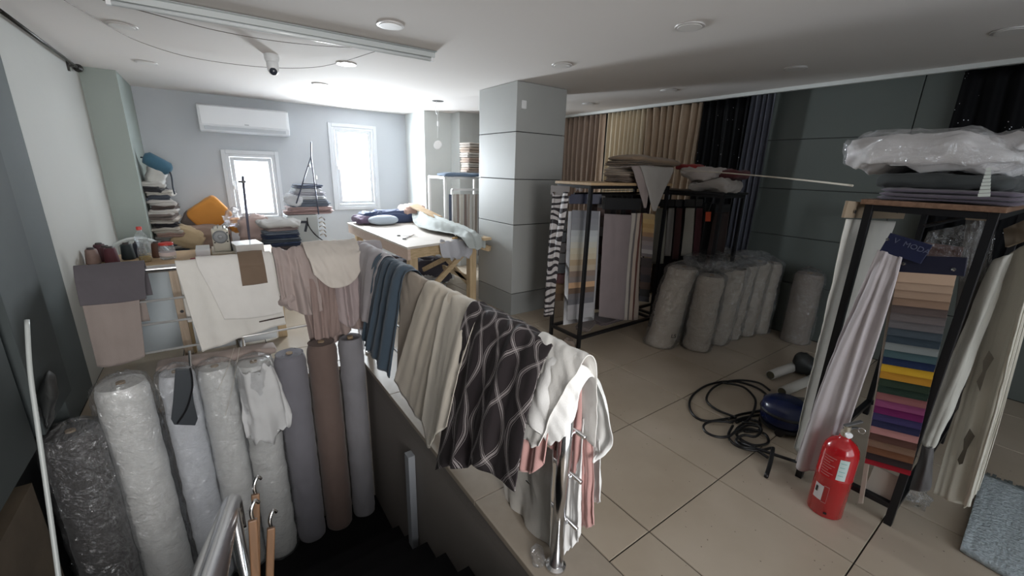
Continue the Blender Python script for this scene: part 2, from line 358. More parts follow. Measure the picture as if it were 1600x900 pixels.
# walls
bm = B(); WY0, WY1 = 6.25, 6.45
w1 = (-1.19,-.60,.79,1.69); w2 = (.21,.845,.94,2.15)    # window holes x0 x1 z0 z1
xsb = [XL-.2, w1[0], w1[1], w2[0], w2[1], 1.4]
bx((XL-.2,WY0,-.0),(w1[0],WY1,H),bm); bx((w1[0],WY0,0),(w1[1],WY1,w1[2]),bm); bx((w1[0],WY0,w1[3]),(w1[1],WY1,H),bm)
bx((w1[1],WY0,0),(w2[0],WY1,H),bm); bx((w2[0],WY0,0),(w2[1],WY1,w2[2]),bm); bx((w2[0],WY0,w2[3]),(w2[1],WY1,H),bm); bx((w2[1],WY0,0),(XW+.2,WY1,H),bm)
struct('wall_back', bm, BACKP)
struct('wall_left', bx((XL-.2,3.02,0),(XL,YB,H)), WALLW)
struct('wall_column_left', bx((XL,5.17,0),(-2.03,YB,H)), COLP)
struct('wall_column_right', bx((1.4,5.49,0),(1.86,YB,H)), WALL)
struct('wall_niche', bx((1.86,5.2,0),(XW,YB,H)), WALL)
# cladding boards on the left of the stairwell
wl = struct('wall_left_lower', bx((XL-.25,YF,-2.0),(XL-.12,3.02,H)), mat('dark_backing', (.008,.009,.009), .8, bump=.05))
for y0, y1, zb, x in ((2.44,3.02,0.0,XL),(1.86,2.36,.28,XL+.06),(1.2,1.80,.25,XL+.04),(.3,1.16,.1,XL)):
    obj('cladding_board', bx((XL-.12,y0,zb),(x,y1,H)), CLADD if y0 < 2.4 else mat('slate_cladding', (.07,.083,.083), .8, bump=.03, bs=8, var=.08, vs=2), wl, bevel=.004)
obj('rough_plaster', bx((XL-.12,.2,-2.0),(XL-.03,1.85,.05)), ROUGHW, wl)
# right wall with cladding panels
wr = struct('wall_right', bx((XW+.02,YF,0),(XW+.2,YB,H)), JOINT)
zz = [0,.54,1.01,1.478,1.955,H]; yy = [-3.4,-2.2,-1.0,.2,1.4,2.6,3.8,5.2]
for z0, z1 in zip(zz, zz[1:]):
    for y0, y1 in zip(yy, yy[1:]): obj('cladding_panel', bx((XW,y0+.004,z0+.004),(XW+.03,y1-.004,z1-.004)), CLADR, wr)
# pillar
pil = struct('wall_pillar', bx((1.165,2.74,0),(1.79,3.42,H)), JOINT)
zp = [0,.25,1.018,1.492,1.957,H]
for i, (z0, z1) in enumerate(zip(zp, zp[1:])):
    a = .004 if i else 0
    obj('cladding_panel' if i else 'skirting', bx((1.15+(.004 if i==0 else 0),2.725,z0+a),(1.805,3.435,z1-.004)), CLAD if i else mat('pillar_skirting_stone', (.27,.28,.275), .4, var=.05), pil, bevel=.002)
solo('wall_sensor', bx((1.20,2.70,2.17),(1.255,2.725,2.25)), WHITE, 'small white box sensor fixed high on the square grey pillar', 'sensor', bevel=.006)
# front of the shop behind the camera
bm = B(); bx((XL-.2,YF-.15,0),(-2.1,YF,H),bm); bx((1.4,YF-.15,0),(XW+.2,YF,H),bm); bx((-2.1,YF-.15,2.3),(1.4,YF,H),bm); bx((-2.1,YF-.15,0),(1.4,YF,.35),bm)
struct('wall_front', bm, WALL)
ce = struct('ceiling', bx((XL-.25,YF-.15,H),(XW+.2,YB+.2,H+.15)), CEIL)
struct('trim_1', bx((XW-.14,YF,H-.035),(XW-.10,5.0,H-.001)), mat('white_curtain_track', (.72,.74,.72), .4))
# windows
def window(name, w, y, blind):
    fr = struct(name, B_frame(w, y, .04, .05), mat('white_window_frame', (.58,.61,.64), .5, bump=.01), bevel=.004)
    sx0, sx1, sz0, sz1 = w[0]+.045, w[1]-.045, w[2]+.045, w[3]-.045
    obj('sash', B_frame((sx0,sx1,sz0,sz1), y+.012, .045, .04), mat('white_window_frame', (.7,.7,.7)), fr, bevel=.004)
    obj('pane', bx((sx0+.045,y+.035,sz0+.045),(sx1-.045,y+.039,sz1-.045)), GLASSY, fr)
    bm = B(); bx((sx0-.005,y-.028,(sz0+sz1)/2-.03),(sx0+.02,y-.0,(sz0+sz1)/2+.03),bm); bx((sx0+.002,y-.04,(sz0+sz1)/2-.01),(sx0+.015,y-.028,(sz0+sz1)/2+.09),bm)
    obj('window_handle', bm, WHITE, fr, bevel=.003)
    if blind:
        t = thing(*blind, loc=((sx0+sx1)/2, y+.0, sz0+.03))
        z = sz0+.05; n = int((sz1-sz0-.08)/.026)
        BL = mat('white_blind_slat', (.80,.83,.86), .5, trans=0)
        for k in range(n):
            bm = B(); box(bm, ((sx0+sx1)/2, y+.055+.03, z+.026*k), (sx1-sx0-.10, .022, .0012), rot=Matrix.Rotation(.95, 3, 'X')); obj('slat', bm, BL, t)
        obj('bottom_rail', bx((sx0+.045,y+.07,sz0+.045),(sx1-.045,y+.09,sz0+.06)), WHITE, t)
        obj('head_rail', bx((sx0+.045,y+.06,sz1-.075),(sx1-.045,y+.10,sz1-.045)), WHITE, t)
        for xx in (sx0+.12, sx1-.12): obj('ladder_cord', tube(B(), [(xx,y+.082,sz0+.05),(xx,y+.082,sz1-.07)], .0012, 5), WHITE, t)
    return fr
def B_frame(w, y, t, d):
    bm = B(); bx((w[0],y-.01,w[2]),(w[0]+t,y+d,w[3]),bm); bx((w[1]-t,y-.01,w[2]),(w[1],y+d,w[3]),bm)
    bx((w[0]+t,y-.01,w[2]),(w[1]-t,y+d,w[2]+t),bm); bx((w[0]+t,y-.01,w[3]-t),(w[1]-t,y+d,w[3]),bm); return bm
window('window_1', w1, 6.245, ('venetian_blind','white slatted venetian blind behind the small square window','blind'))
window('window_2', w2, 6.245, None)
obj('reveal_trim', B_frame((w1[0]-.05,w1[1]+.05,w1[2]-.05,w1[3]+.05), 6.235, .05, .014), mat('white_window_frame', (.7,.7,.7)), bpy.data.objects['window_1'], bevel=.004)
obj('reveal_trim', B_frame((w2[0]-.05,w2[1]+.05,w2[2]-.05,w2[3]+.05), 6.235, .05, .014), mat('white_window_frame', (.7,.7,.7)), bpy.data.objects['window_2'], bevel=.004)
solo('extractor_vent', lathe(B(), (.40,6.31,1.93), [(.035,0),(.035,.012),(.02,.016)], 20, (0,-1,0)), mat('grey_vent', (.35,.38,.42), .5), 'small round grey vent in the upper left of the tall bright window pane', 'vent')
#SECTION_CEILING
LP = [(-.383,1.963,1),(.988,.798,0),(1.059,1.986,0),(-.324,3.211,2),(-1.753,3.17,0),(-1.739,4.461,0),(-.295,4.389,2),(2.647,3.232,0),(2.579,2.024,0),(2.473,.809,0),(2.383,-.319,0),(.542,5.738,0)]
LB = ['round recessed ceiling light beside the end of the long tube batten','round recessed ceiling light, largest over the open tiled floor','round recessed ceiling light nearest the top of the square pillar',
 'lit round ceiling light straight below the long tube batten','round unlit ceiling light crossed by the thin sagging wire','small round unlit ceiling light left of the camera above the air conditioner','lit thin ceiling light above and right of the air conditioner',
 'round ceiling light beyond the pillar over the brown curtains','dim ceiling light just above the beige pleated curtains','dim ceiling light in shade above the grey green wall panels','dim ceiling light in the top right corner above the right rack','faint ceiling light above the tall bright window']
LENS = mat('milky_light_lens', (.76,.74,.72), .5); LENSON = mat('lit_light_lens', (1,.98,.94), .5, emit=2.2)
for (x, y, on), lb in zip(LP, LB):
    t = thing('recessed_light', lb, 'ceiling light', (x,y,H-.01), 'recessed lights in the ceiling')
    obj('trim_ring', lathe(B(), (x,y,H-.010), [(.080,.010),(.084,.006),(.082,.001),(.070,.0),(.0,.0005)], 36), MIR, t, smooth=False)
    obj('lens', lathe(B(), (x,y,H-.0125), [(.066,0),(.068,.003)], 36), LENSON if on==2 else LENS, t)
# tube batten
bt = thing('tube_batten', 'long white fluorescent tube batten running across the ceiling', 'ceiling light', (-.75,2.4,H-.02))
a, c = Vector((-1.75,2.455,H)), Vector((.10,2.37,H)); d = (c-a).normalized(); s = Vector((-d.y,d.x,0))
obj('housing', bar(B(), a+Vector((0,0,-.02)), c+Vector((0,0,-.02)), .05, .04), mat('batten_housing', (.55,.58,.58), .35), bt, bevel=.004)
for sg in (1,-1):
    bm = B(); bar(bm, a+s*sg*.042+Vector((0,0,-.006)), c+s*sg*.042+Vector((0,0,-.006)), .034, .004); obj('reflector_wing', bm, mat('batten_wing', (.42,.45,.45), .3, .5), bt)
obj('tube', tube(B(), [a+d*.03+Vector((0,0,-.052)), c-d*.03+Vector((0,0,-.052))], .013, 12), mat('white_tube_glass', (.72,.75,.76), .2), bt, smooth=True)
for p in (a+d*.02, c-d*.02): obj('lamp_holder', box(B(), p+Vector((0,0,-.048)), (.02,.03,.035)), WHITE, bt)
# security camera
sx, sy = -.874, 3.33
t = thing('security_camera', 'white turret security camera with a dark round lens under the ceiling', 'camera', (sx,sy,H-.1))
obj('base', lathe(B(), (sx,sy,H-.055), [(.048,0),(.055,.02),(.055,.055)], 28), WHITE, t, smooth=False)
obj('turret', lathe(B(), (sx,sy,H-.15), [(.0,0),(.026,.006),(.04,.03),(.045,.06),(.044,.1)], 24), WHITE, t, smooth=True)
dv = (CAM-Vector((sx,sy,H-.11))); dv.z -= .3; dv.normalize()
obj('lens', lathe(B(), Vector((sx,sy,H-.122))+dv*.022, [(.027,0),(.028,.014),(.02,.02),(.0,.021)], 24, dv), mat('dark_lens', (.03,.035,.05), .15), t, smooth=True)
# thin wires
solo('ceiling_wire', tube(B(), smooth_path([W(100,0,2,H-.02),W(165,38,2,H-.02),W(220,66,2,H-.03),W(300,90,2,H-.04),W(400,104,2,H-.05),W(480,106,2,H-.05),W(530,98,2,H-.04),W(575,84,2,H-.02),W(600,76,2,H-.01)]), .0022, 6), mat('brown_wire', (.16,.13,.11), .6), 'thin brown wire sagging past the security camera to the tube batten', 'wire')
solo('ceiling_wire', tube(B(), smooth_path([W(160,0,2,H-.012),W(250,25,2,H-.014),W(340,48,2,H-.016),W(430,64,2,H-.018),W(520,73,2,H-.016),W(598,75,2,H-.008)]), .0022, 6), mat('brown_wire', (.16,.13,.11), .6), 'upper thin brown wire stretched along the ceiling left of the batten', 'wire')
# hanging panel light out of its hole
t = thing('dangling_panel_light', 'small round panel light dangling on its wire below a ceiling hole', 'ceiling light', (1.15,4.5,1.88))
obj('ceiling_hole', lathe(B(), (1.16,4.5,H-.003), [(.075,0),(.075,.003)], 28), mat('hole_black', (.03,.028,.025), .9), t)
obj('wire', tube(B(), smooth_path([(1.14,4.5,H-.002),(1.12,4.5,H-.1),(1.15,4.5,H-.17),(1.17,4.5,H-.1),(1.15,4.5,H-.2),(1.155,4.5,H-.3),(1.15,4.5,H-.42),(1.148,4.5,H-.46)]), .0025, 6), WHITE, t)
obj('connector', box(B(), (1.152,4.49,H-.28), (.02,.02,.06)), WHITE, t)
obj('panel', lathe(B(), (1.145,4.49,1.875), [(.06,0),(.06,.012),(.05,.016),(.0,.016)], 28, (-.8,-.55,.25)), mat('panel_light_lens', (.85,.85,.85), .4), t)
# curtain rod on the left wall
t = thing('curtain_rod', 'black curtain rod with a round finial along the top of left wall', 'curtain rod', (-2.29,4.3,2.37))
p0 = Vector((-2.262,3.06,2.37)); p1 = Vector((-2.262,4.86,2.37)); BRZ = mat('black_bronze', (.02,.018,.016), .4, .4)
obj('rod', tube(B(), [p0, p1], .012, 10), BRZ, t, smooth=True)
obj('finial', lathe(B(), p1, [(.012,0),(.022,.01),(.016,.02),(.03,.04),(.036,.06),(.03,.085),(.012,.1),(0,.105)], 20, (0,1,0)), BRZ, t, smooth=True)
bm = B(); bx((-2.30,4.70,2.31),(-2.285,4.73,2.40),bm); bx((-2.285,4.707,2.345),(-2.255,4.723,2.362),bm); obj('bracket', bm, BRZ, t)
# air conditioner
t = thing('air_conditioner', 'white wall air conditioner above the small blind window', 'air conditioner', (-.9,6.2,1.95))
ACW = mat('air_conditioner_white', (.70,.73,.76), .35, bump=.01)
bm = B(); prof = [(6.25,2.285),(6.08,2.285),(6.05,2.265),(6.045,2.03),(6.07,1.965),(6.12,1.95),(6.25,1.95)]
L0 = [bm.verts.new((-1.425,y,z)) for y,z in prof]; R0 = [bm.verts.new((-.39,y,z)) for y,z in prof]
bm.faces.new(L0); bm.faces.new(R0[::-1])
for k in range(len(prof)): q=(k+1)%len(prof); bm.faces.new((L0[q],L0[k],R0[k],R0[q]))
obj('body', bm, ACW, t, bevel=.012)
obj('louvre', box(B(), (-.907,6.05,1.998), (.93,.012,.045), rot=Matrix.Rotation(.38,3,'X')), mat('louvre_grey', (.52,.56,.60), .4), t, bevel=.003)
obj('front_panel', bx((-1.40,6.037,2.04),(-.415,6.046,2.262)), ACW, t, bevel=.004)
obj('badge', bx((-.93,6.033,2.055),(-.88,6.038,2.065)), mat('badge_grey', (.3,.32,.34), .4), t)
#SECTION_CURTAINS
def curtain(y0, y1, x, z0, z1, n, amp, m, name, label, seed=0, sharp=.7, lean=0):
    rows = []
    for v in (0,.33,.66,1):
        z = z0+(z1-z0)*v; rows.append([(x+.0, y0+(y1-y0)*u+lean*(1-v), z) for u in (0,.25,.5,.75,1)])
    return sheet(name, rows, m, None, folds=n, amp=[amp*1.1,amp,amp*.95,amp*.8], seed=seed, nu=n*10, nv=14, thick=.003, crumple=.003, label=label, cat='curtain', group='curtains hanging on the right wall', sharp=sharp)
XC = XW-.10
curtain(3.60,4.95,XC,.03,H-.04,13,.036,fab('brown_curtain',(.30,.225,.18)),'curtain','mid brown pleated curtain beside the square grey pillar',1)
curtain(3.47,3.59,XC,.03,H-.04,1,.02,fab('tan_curtain',(.42,.31,.23)),'curtain','narrow tan curtain edge next to the brown pleats',2)
curtain(2.80,3.44,XC,.03,H-.04,9,.028,fab('cream_curtain',(.62,.52,.38)),'curtain','cream pleated curtain above the folded cloth pile on the rack',3)
curtain(2.03,2.78,XC,.03,H-.04,8,.036,fab('beige_curtain',(.45,.345,.255)),'curtain','beige deep pleated curtain beside the black sequin curtain',4)
curtain(1.50,2.01,XC,.03,H-.04,5,.02,SEQ,'curtain','black sequin curtain between the beige and grey curtains',5)
curtain(1.25,1.48,XC-.02,.03,H-.04,4,.022,fab('grey_sheer_curtain',(.085,.088,.11)),'curtain','dark grey sheer curtain gathered beside the wall panels',6, lean=0)
curtain(-1.0,-.03,XC,.9,H-.04,8,.02,SEQ,'curtain','black sequin curtain in the top right corner behind the white pile',7)
#SECTION_RAIL
RX, RY, RZ = -.475, 2.60, .90
rail = thing('railing', 'chrome stair railing with round posts and thin bars around the stairwell', 'railing', (RX,RY,0))
obj('top_rail', tube(B(), smooth_path([(RX,.08,RZ),(RX,1.2,RZ),(RX,2.45,RZ),(RX-.04,2.56,RZ),(RX-.15,2.6,RZ),(-1.2,2.6,RZ),(-2.12,2.6,RZ)], 5), .024, 14), CHROME, rail, smooth=True)
for (x,y) in ((RX,.11),(RX,1.35),(RX,2.57),(-1.4,2.6)):
    lab = obj('post', tube(B(), [(x,y,0.004),(x,y,RZ-.005)], .027, 18), CHROME, rail, smooth=True)
    wloc[lab.name] = wloc[rail.name]; obj('base_flange', lathe(B(), (x,y,.001), [(.042,0),(.042,.012),(.030,.02)], 22), CHROME, lab)
for z in (.70,.545,.35):
    obj('bar', tube(B(), [(-2.14,2.57,z),(-.55,2.57,z)], .008, 8), STEEL, rail, smooth=True)
for z in (.63,.43,.205):
    obj('bar', tube(B(), [(RX+.055,.06,z),(RX+.055,2.5,z)], .009, 10), CHROME, rail, smooth=True)
    for y in (.11,1.35): obj('bar_clip', tube(B(), [(RX+.02,y,z),(RX+.058,y,z)], .007, 8), CHROME, rail)
# descending stair handrail
hr = thing('stair_handrail', 'thick chrome handrail going down the dark stairs at the bottom', 'handrail', (-1.51,.3,-.35))
pa = Vector((-1.51,-.45,1.0+.614*.23)); pb = pa+Vector((0,1,-.614))*1.0
obj('rail', tube(B(), smooth_path([pa, (pa+pb)/2, pb, pb+Vector((.0,.06,-.08)), pb+Vector((0,.03,-.14))],4), .024, 16), CHROME, hr, smooth=True)
for t_ in (.1,.98):
    p = pa+Vector((0,1,-.614))*t_; obj('post', tube(B(), [p, (p.x,p.y,-.175*(max(0,math.floor((p.y+.17)/.285))+1)+.002)], .018, 12), CHROME, hr, smooth=True)
for i,(dx,dy,dz) in enumerate(((.05,.62,-.50),(.065,.75,-.52),(.09,.70,-.62))):
    q = pa+Vector((dx,dy+.15,dz-.02)); lb = ('left','middle','right')[i]
    tt = thing('wooden_hanger', 'brown wooden hanger with a chrome hook at the stair handrail, %s of three'%lb, 'hanger', q, 'wooden hangers at the stair handrail')
    obj('arm', bar(B(), q, q+Vector((-.03-.01*i,-.05,-.32)), .014, .022), wood('orange_wood',(.10,.05,.02),(.17,.085,.04),axis=2), tt, bevel=.003)
    obj('hook', tube(B(), smooth_path([q, q+Vector((0,0,.03)), q+Vector((.012,.01,.05)), q+Vector((.02,.015,.035))],4), .005, 8), CHROME, tt, smooth=True)
solo('leaning_pipe', tube(B(), smooth_path([W(42,500,0,-2.19),W(47,580,0,-2.19),W(58,660,0,-2.19),W(75,780,0,-2.19),W(92,905,0,-2.19),W(100,980,0,-2.19)],5), .009, 12), mat('pale_grey_pipe', (.5,.53,.52), .35), 'pale grey curved pipe leaning beside the dark wrapped roll', 'pipe', smooth=True)
#SECTION_ROLLS
def roll(x, y, z0, z1, r, m, label, seed, plastic=True, lean=(0,0), open_top=False, cat='fabric roll', group='fabric rolls standing in the stairwell', name='fabric_roll', wr=.006, sh=.0):
    """fabric roll standing on end with a spiral top, optionally in a wrinkled plastic sleeve"""
    t = thing(name, label, cat, (x,y,z0), group)
    def surf(rad, za, zb, nz, sc_, n=40, k=90, top=True, flare=0):
        bm = B(); rows = []
        for j in range(k+1):
            v = j/k; z = za+(zb-za)*v; row = []
            rr = rad*(1-.14*max(0,(v-.955)/.045)**2)*(1-.05*max(0,(.03-v)/.03)) + flare*max(0,v-.9)
            for i in range(n):
                a = 2*PI*i/n
                g = noi(math.cos(a)*1.2+seed*5, math.sin(a)*1.2, z*sc_) + .5*noi(math.cos(a)*3, math.sin(a)*3+seed, z*sc_*2.5) + .35*noi(math.cos(a)*1.5, math.sin(a)*1.5+seed*3, z*46)
                if nz > .0105 and nz < .0115: g += .8*(.45-2.2*abs(noi(math.cos(a)*1.4+seed*2, z*5.5+math.sin(a)*1.4, math.sin(a)*1.2)))
                q = rr + nz*g + sh*noi(seed*2, z*2, .3)*math.cos(a-seed)
                if .0105 < nz < .0115: q = max(q, rr-.003)
                row.append(bm.verts.new((x+lean[0]*(z-z0)/(z1-z0)+q*math.cos(a), y+lean[1]*(z-z0)/(z1-z0)+q*math.sin(a), z)))
            rows.append(row)
        for a_, b_ in zip(rows, rows[1:]):
            for i in range(n): bm.faces.new((a_[i], a_[(i+1)%n], b_[(i+1)%n], b_[i]))
        bm.faces.new(rows[0][::-1]); return bm, rows, n
    bm, rows, n = surf(r, z0, z1, wr, 9)
    prev = rows[-1]; cx, cy = x+lean[0], y+lean[1]     # rolled layers at the top end
    for k in range(1, 9):
        q = r*(1-k/9.5); zz_ = z1 + (.006 if k%2 else -.004) - (.05 if (open_top and k > 3) else 0)
        row = [bm.verts.new((cx+q*math.cos(2*PI*i/n), cy+q*math.sin(2*PI*i/n), zz_+.003*noi(i*.3,k,seed))) for i in range(n)]
        for i in range(n): bm.faces.new((prev[i], prev[(i+1)%n], row[(i+1)%n], row[i]))
        prev = row
    bm.faces.new(prev)
    obj('roll', bm, m, t, smooth=True)
    obj('core_tube', tube(B(), [(cx,cy,z1-.03),(cx,cy,z1+.012)], .022, 16), mat('cardboard', (.34,.25,.16), .8, bump=.1), t)
    if plastic:
        bm, rows, n = surf(r+wr+.012, z0+.002, z1+.02, .011, 19, 64, 90)
        prev = rows[-1]
        for k in range(1, 4):
            row = [bm.verts.new((cx+(r)*(1-k/3.2)*math.cos(2*PI*i/n), cy+(r)*(1-k/3.2)*math.sin(2*PI*i/n), z1+.03+.012*k+.02*noi(i*.35,k*.8,seed))) for i in range(n)]
            for i in range(n): bm.faces.new((prev[i], prev[(i+1)%n], row[(i+1)%n], row[i]))
            prev = row
        bm.faces.new(prev)
        obj('plastic_wrap', bm, FILM, t, smooth=True)
    return t
WR = fab('white_roll_cloth', (.82,.82,.80), .05); WR2 = fab('cool_white_roll_cloth', (.79,.81,.85), .05)
ZL = -1.404
roll(-2.25,2.16,ZL,.10,.125,fab('dark_taupe_roll',(.10,.095,.095)),'dark taupe fabric roll in creased clear plastic, at the far left of the rolls',1,True,(0,.04))
roll(-2.01,2.29,ZL,.29,.125,WR,'fat white fabric roll in clear plastic beside the dark wrapped roll',2,True,(-.01,.0))
roll(-1.765,2.33,ZL,.275,.095,WR2,'slim white fabric roll behind the dark grey hanging paddle',3,True,(0,.0))
roll(-1.565,2.34,ZL,.255,.10,WR,'white fabric roll right of the hanging dark paddle',4,True,(0,.0))
roll(-1.345,2.33,ZL,.235,.108,WR,'white fabric roll with its loose cover torn open at the right',5,True,(0,.0), wr=.008)
roll(-1.12,2.34,ZL,.24,.105,fab('blue_grey_roll',(.20,.195,.22)),'blue grey fabric roll without plastic beside the brown roll',6,False)
roll(-.90,2.34,ZL,.28,.105,fab('brown_roll',(.16,.115,.10)),'brown fabric roll between the two blue grey rolls',7,False)
roll(-.685,2.35,ZL,.27,.092,fab('grey_roll',(.245,.24,.26)),'grey fabric roll with hollow dark top next to the stairwell wall',8,False,open_top=True)
# loose white cover over the fifth roll
net = [[(-1.45,2.22,-.25),(-1.40,2.17,-.27),(-1.30,2.17,-.30),(-1.20,2.20,-.27),(-1.16,2.24,-.18)],[(-1.455,2.26,.0),(-1.40,2.20,-.02),(-1.31,2.20,-.02),(-1.22,2.23,-.0),(-1.2,2.26,.04)],[(-1.44,2.28,.22),(-1.40,2.22,.22),(-1.32,2.215,.22),(-1.25,2.24,.22),(-1.24,2.28,.21)]]
sheet('loose_cover', net, fab('white_cover',(.68,.68,.68)), None, 4, [.02,.012,.004], 12, 40, 30, crumple=.01, label='loose white cloth cover hanging down the fifth stairwell roll', cat='cloth', hem=.1)
# flat mauve bolt lying on the rolls
bm = B(); pad(bm, (-1.53,2.46,.275), (.68,.13,.06), 0.0, .12, .5, .004, 10, 3, 48, 10, (0,.03))
solo('fabric_bolt', bm, fab('mauve_bolt',(.33,.27,.245)), 'flat mauve fabric bolt lying across the tops of the white rolls', 'fabric bolt', smooth=True)
# dark paddle hanging
t = thing('hanging_paddle', 'dark grey paddle shaped board with black strap hanging before the rolls', 'board', (-1.74,2.19,-.05))
P = [W(274,577,1,2.17),W(297,577,1,2.17),W(303,630,1,2.17),W(309,655,1,2.17),W(305,665,1,2.17),W(272,664,1,2.17),W(267,655,1,2.17),W(270,630,1,2.17)]
bm = B(); fr_ = [bm.verts.new(p) for p in P]; bk = [bm.verts.new(p+Vector((0,.012,0))) for p in P]; bm.faces.new(fr_); bm.faces.new(bk[::-1])
for k in range(8): q=(k+1)%8; bm.faces.new((fr_[q],fr_[k],bk[k],bk[q]))
obj('board', bm, mat('dark_slate_board', (.045,.052,.06), .5), t, bevel=.003)
obj('strap', tube(B(), smooth_path([W(297,575,1,2.155),W(300,590,1,2.155),W(300,610,1,2.155),W(291,640,1,2.155),W(277,662,1,2.155)]), .005, 8), BLKPL, t, smooth=True)
obj('hook', tube(B(), [W(296,548,1,2.2),W(298,572,1,2.16)], .008, 8), CHROME, t)
for k, (xa, xb) in enumerate((((366,543),(340,610)),((374,543),(352,650)))):
    solo('thread', tube(B(), smooth_path([W(xa[0],xa[1],1,2.41),W((xa[0]+xb[0])/2+2,(xa[1]+xb[1])/2,1,2.24),W(xb[0],xb[1],1,2.2)],5), .0012, 5), fab('cream_thread',(.6,.55,.48)), ('left','right')[k]+' thin cream thread hanging before the middle white rolls', 'thread', 'threads hanging before the rolls')
solo('door_closer_bag', pad(B(), W(75,622,0,-2.2), (.05,.36,.10), .1, .6, .8, .012, 6, 3, tilt=(.45,0)), mat('black_bag', (.02,.022,.022), .5, bump=.1, bs=20), 'crumpled black bag over the dark roll at the left edge', 'bag', smooth=True)
#SECTION_DRAPES
def drapeX(name, label, m, x0, x1, zt, hemf, hemb, folds, amp, seed, off=.0, nu=50, crumple=.004, **k):
    """over the back rail (along X). hemf: list of (x,z,out) front hem left->right; hemb z of the hem behind"""
    n = len(hemf); xs_ = [x0+(x1-x0)*i/(n-1) for i in range(n)]; y = RY-.02; R = .032+off
    top = [(x, y+.0, zt) for x in xs_]
    net = [[(x, y+R+.02, hemb) for x in xs_], [(x, y+R, zt-.08) for x in xs_], top,
           [(x*.92+h[0]*.08, y-R, zt-.07) for x, h in zip(xs_, hemf)],
           [(x*.5+h[0]*.5, y-R-h[2]*.6, (zt+h[1])/2) for x, h in zip(xs_, hemf)], [(h[0], y-R-h[2], h[1]) for h in hemf]]
    return sheet(name, net, m, None, folds, [amp,amp*.4,amp*.3,amp*.6,amp,amp*1.2], seed, nu, 54, crumple=crumple, label=label, cat='cloth', group=k.pop('group','cloths hung over the back rail'), **k)
def drapeY(name, label, m, y0, y1, zt, hemf, hemb, folds, amp, seed, off=.0, nu=60, crumple=.004, **k):
    """over the right rail (along Y), front side faces the stairwell (-X). hemf: (y,z,out)"""
    n = len(hemf); ys_ = [y0+(y1-y0)*i/(n-1) for i in range(n)]; R = .032+off
    net = [[(RX+R+.03, y, hemb) for y in ys_], [(RX+R, y, zt-.09) for y in ys_], [(RX, y, zt) for y in ys_],
           [(RX-R, y*.9+h[0]*.1, zt-.07) for y, h in zip(ys_, hemf)],
           [(RX-R-h[2]*.6, y*.5+h[0]*.5, (zt+h[1])/2) for y, h in zip(ys_, hemf)], [(RX-R-h[2], h[0], h[1]) for h in hemf]]
    return sheet(name, net, m, None, folds, [amp,amp*.4,amp*.3,amp*.6,amp,amp*1.2], seed, nu, 54, crumple=crumple, label=label, cat='cloth', group=k.pop('group','cloths hung over the right rail'), **k)
# back rail, from the left wall to the corner
drapeX('draped_cloth','taupe blanket hanging below the charcoal cloth at the left end',fab('taupe_blanket',(.28,.235,.215)),-2.14,-1.87,.94,[(-2.15,.33,.02),(-2.05,.32,.03),(-1.92,.345,.02)],.55,2,.005,21)
drapeX('draped_cloth','charcoal grey cloth folded short over the left end of back rail',fab('charcoal_cloth',(.105,.095,.105)),-2.145,-1.83,.965,[(-2.15,.73,.01),(-2.0,.725,.012),(-1.85,.73,.01)],.72,1.5,.004,22,off=.016)
drapeX('draped_cloth','off white folded curtain cloth hanging between the two brown ones',fab('offwhite_cloth',(.68,.66,.62)),-1.68,-1.12,.945,[(-1.625,.305,.015),(-1.50,.335,.02),(-1.36,.37,.02),(-1.2,.40,.03),(-1.10,.41,.02)],.5,3,.007,23,off=.006,sharp=.8)
drapeX('draped_cloth','upper layer of off white cloth with dark slit at its lower edge',fab('offwhite_cloth2',(.70,.68,.65)),-1.57,-1.135,.962,[(-1.47,.52,.015),(-1.33,.50,.02),(-1.2,.50,.02),(-1.115,.51,.02)],.6,2,.004,24,off=.022)
drapeX('draped_cloth','small brown square cloth laid over the off white cloth',fab('brown_square',(.175,.125,.09)),-1.335,-1.185,.975,[(-1.335,.745,.004),(-1.26,.745,.004),(-1.18,.748,.004)],.78,1,.002,25,off=.034)
solo('dark_label_strip', bar(B(), W(405,503,1,2.50), W(444,495,1,2.50), .004, .008), mat('dark_brown_strip', (.04,.02,.015), .6), 'thin dark brown strip at the lower edge of the off white cloth', 'strip')
MAU = fab('mauve_taupe_cloth',(.40,.33,.31)); MAU2 = fab('rosy_taupe_cloth',(.34,.265,.245))
drapeX('draped_cloth','rosy taupe cloth bunched in long folds over the railing corner',MAU2,-1.02,-.55,.965,[(-.95,.24,.06),(-.86,.19,.09),(-.75,.22,.07),(-.64,.30,.09),(-.55,.26,.06)],.5,6,.034,26,off=.025,nu=110,crumple=.018)
drapeX('draped_cloth','mauve grey cloth gathered on the rail beside the off white cloth',MAU,-1.12,-.86,.98,[(-1.11,.60,.05),(-1.03,.52,.08),(-.93,.48,.09),(-.86,.50,.06)],.6,4,.026,27,off=.035,crumple=.018)
drapeX('draped_cloth','pale cream cloth in a rounded swag on top of the mauve cloths',fab('pale_cream_cloth',(.60,.55,.50)),-.92,-.53,1.012,[(-.89,.80,.06),(-.80,.70,.09),(-.70,.69,.10),(-.60,.74,.09),(-.55,.84,.05)],.7,3,.012,28,off=.10,crumple=.012)
drapeX('draped_cloth','brownish taupe cloth twisted down in front of the rosy bunch',fab('brown_taupe_cloth',(.30,.225,.205)),-.90,-.66,.985,[(-.93,.30,.12),(-.86,.16,.14),(-.80,.26,.13),(-.74,.32,.12)],.6,3,.028,43,off=.03,nu=70,crumple=.02)
drapeX('draped_cloth','rosy grey cloth gathered just left of the corner quilt',fab('rosy_grey_cloth',(.40,.33,.33)),-.74,-.50,.985,[(-.74,.40,.12),(-.66,.34,.13),(-.58,.42,.12),(-.52,.52,.09)],.6,3,.026,44,off=.03,nu=70,crumple=.018)
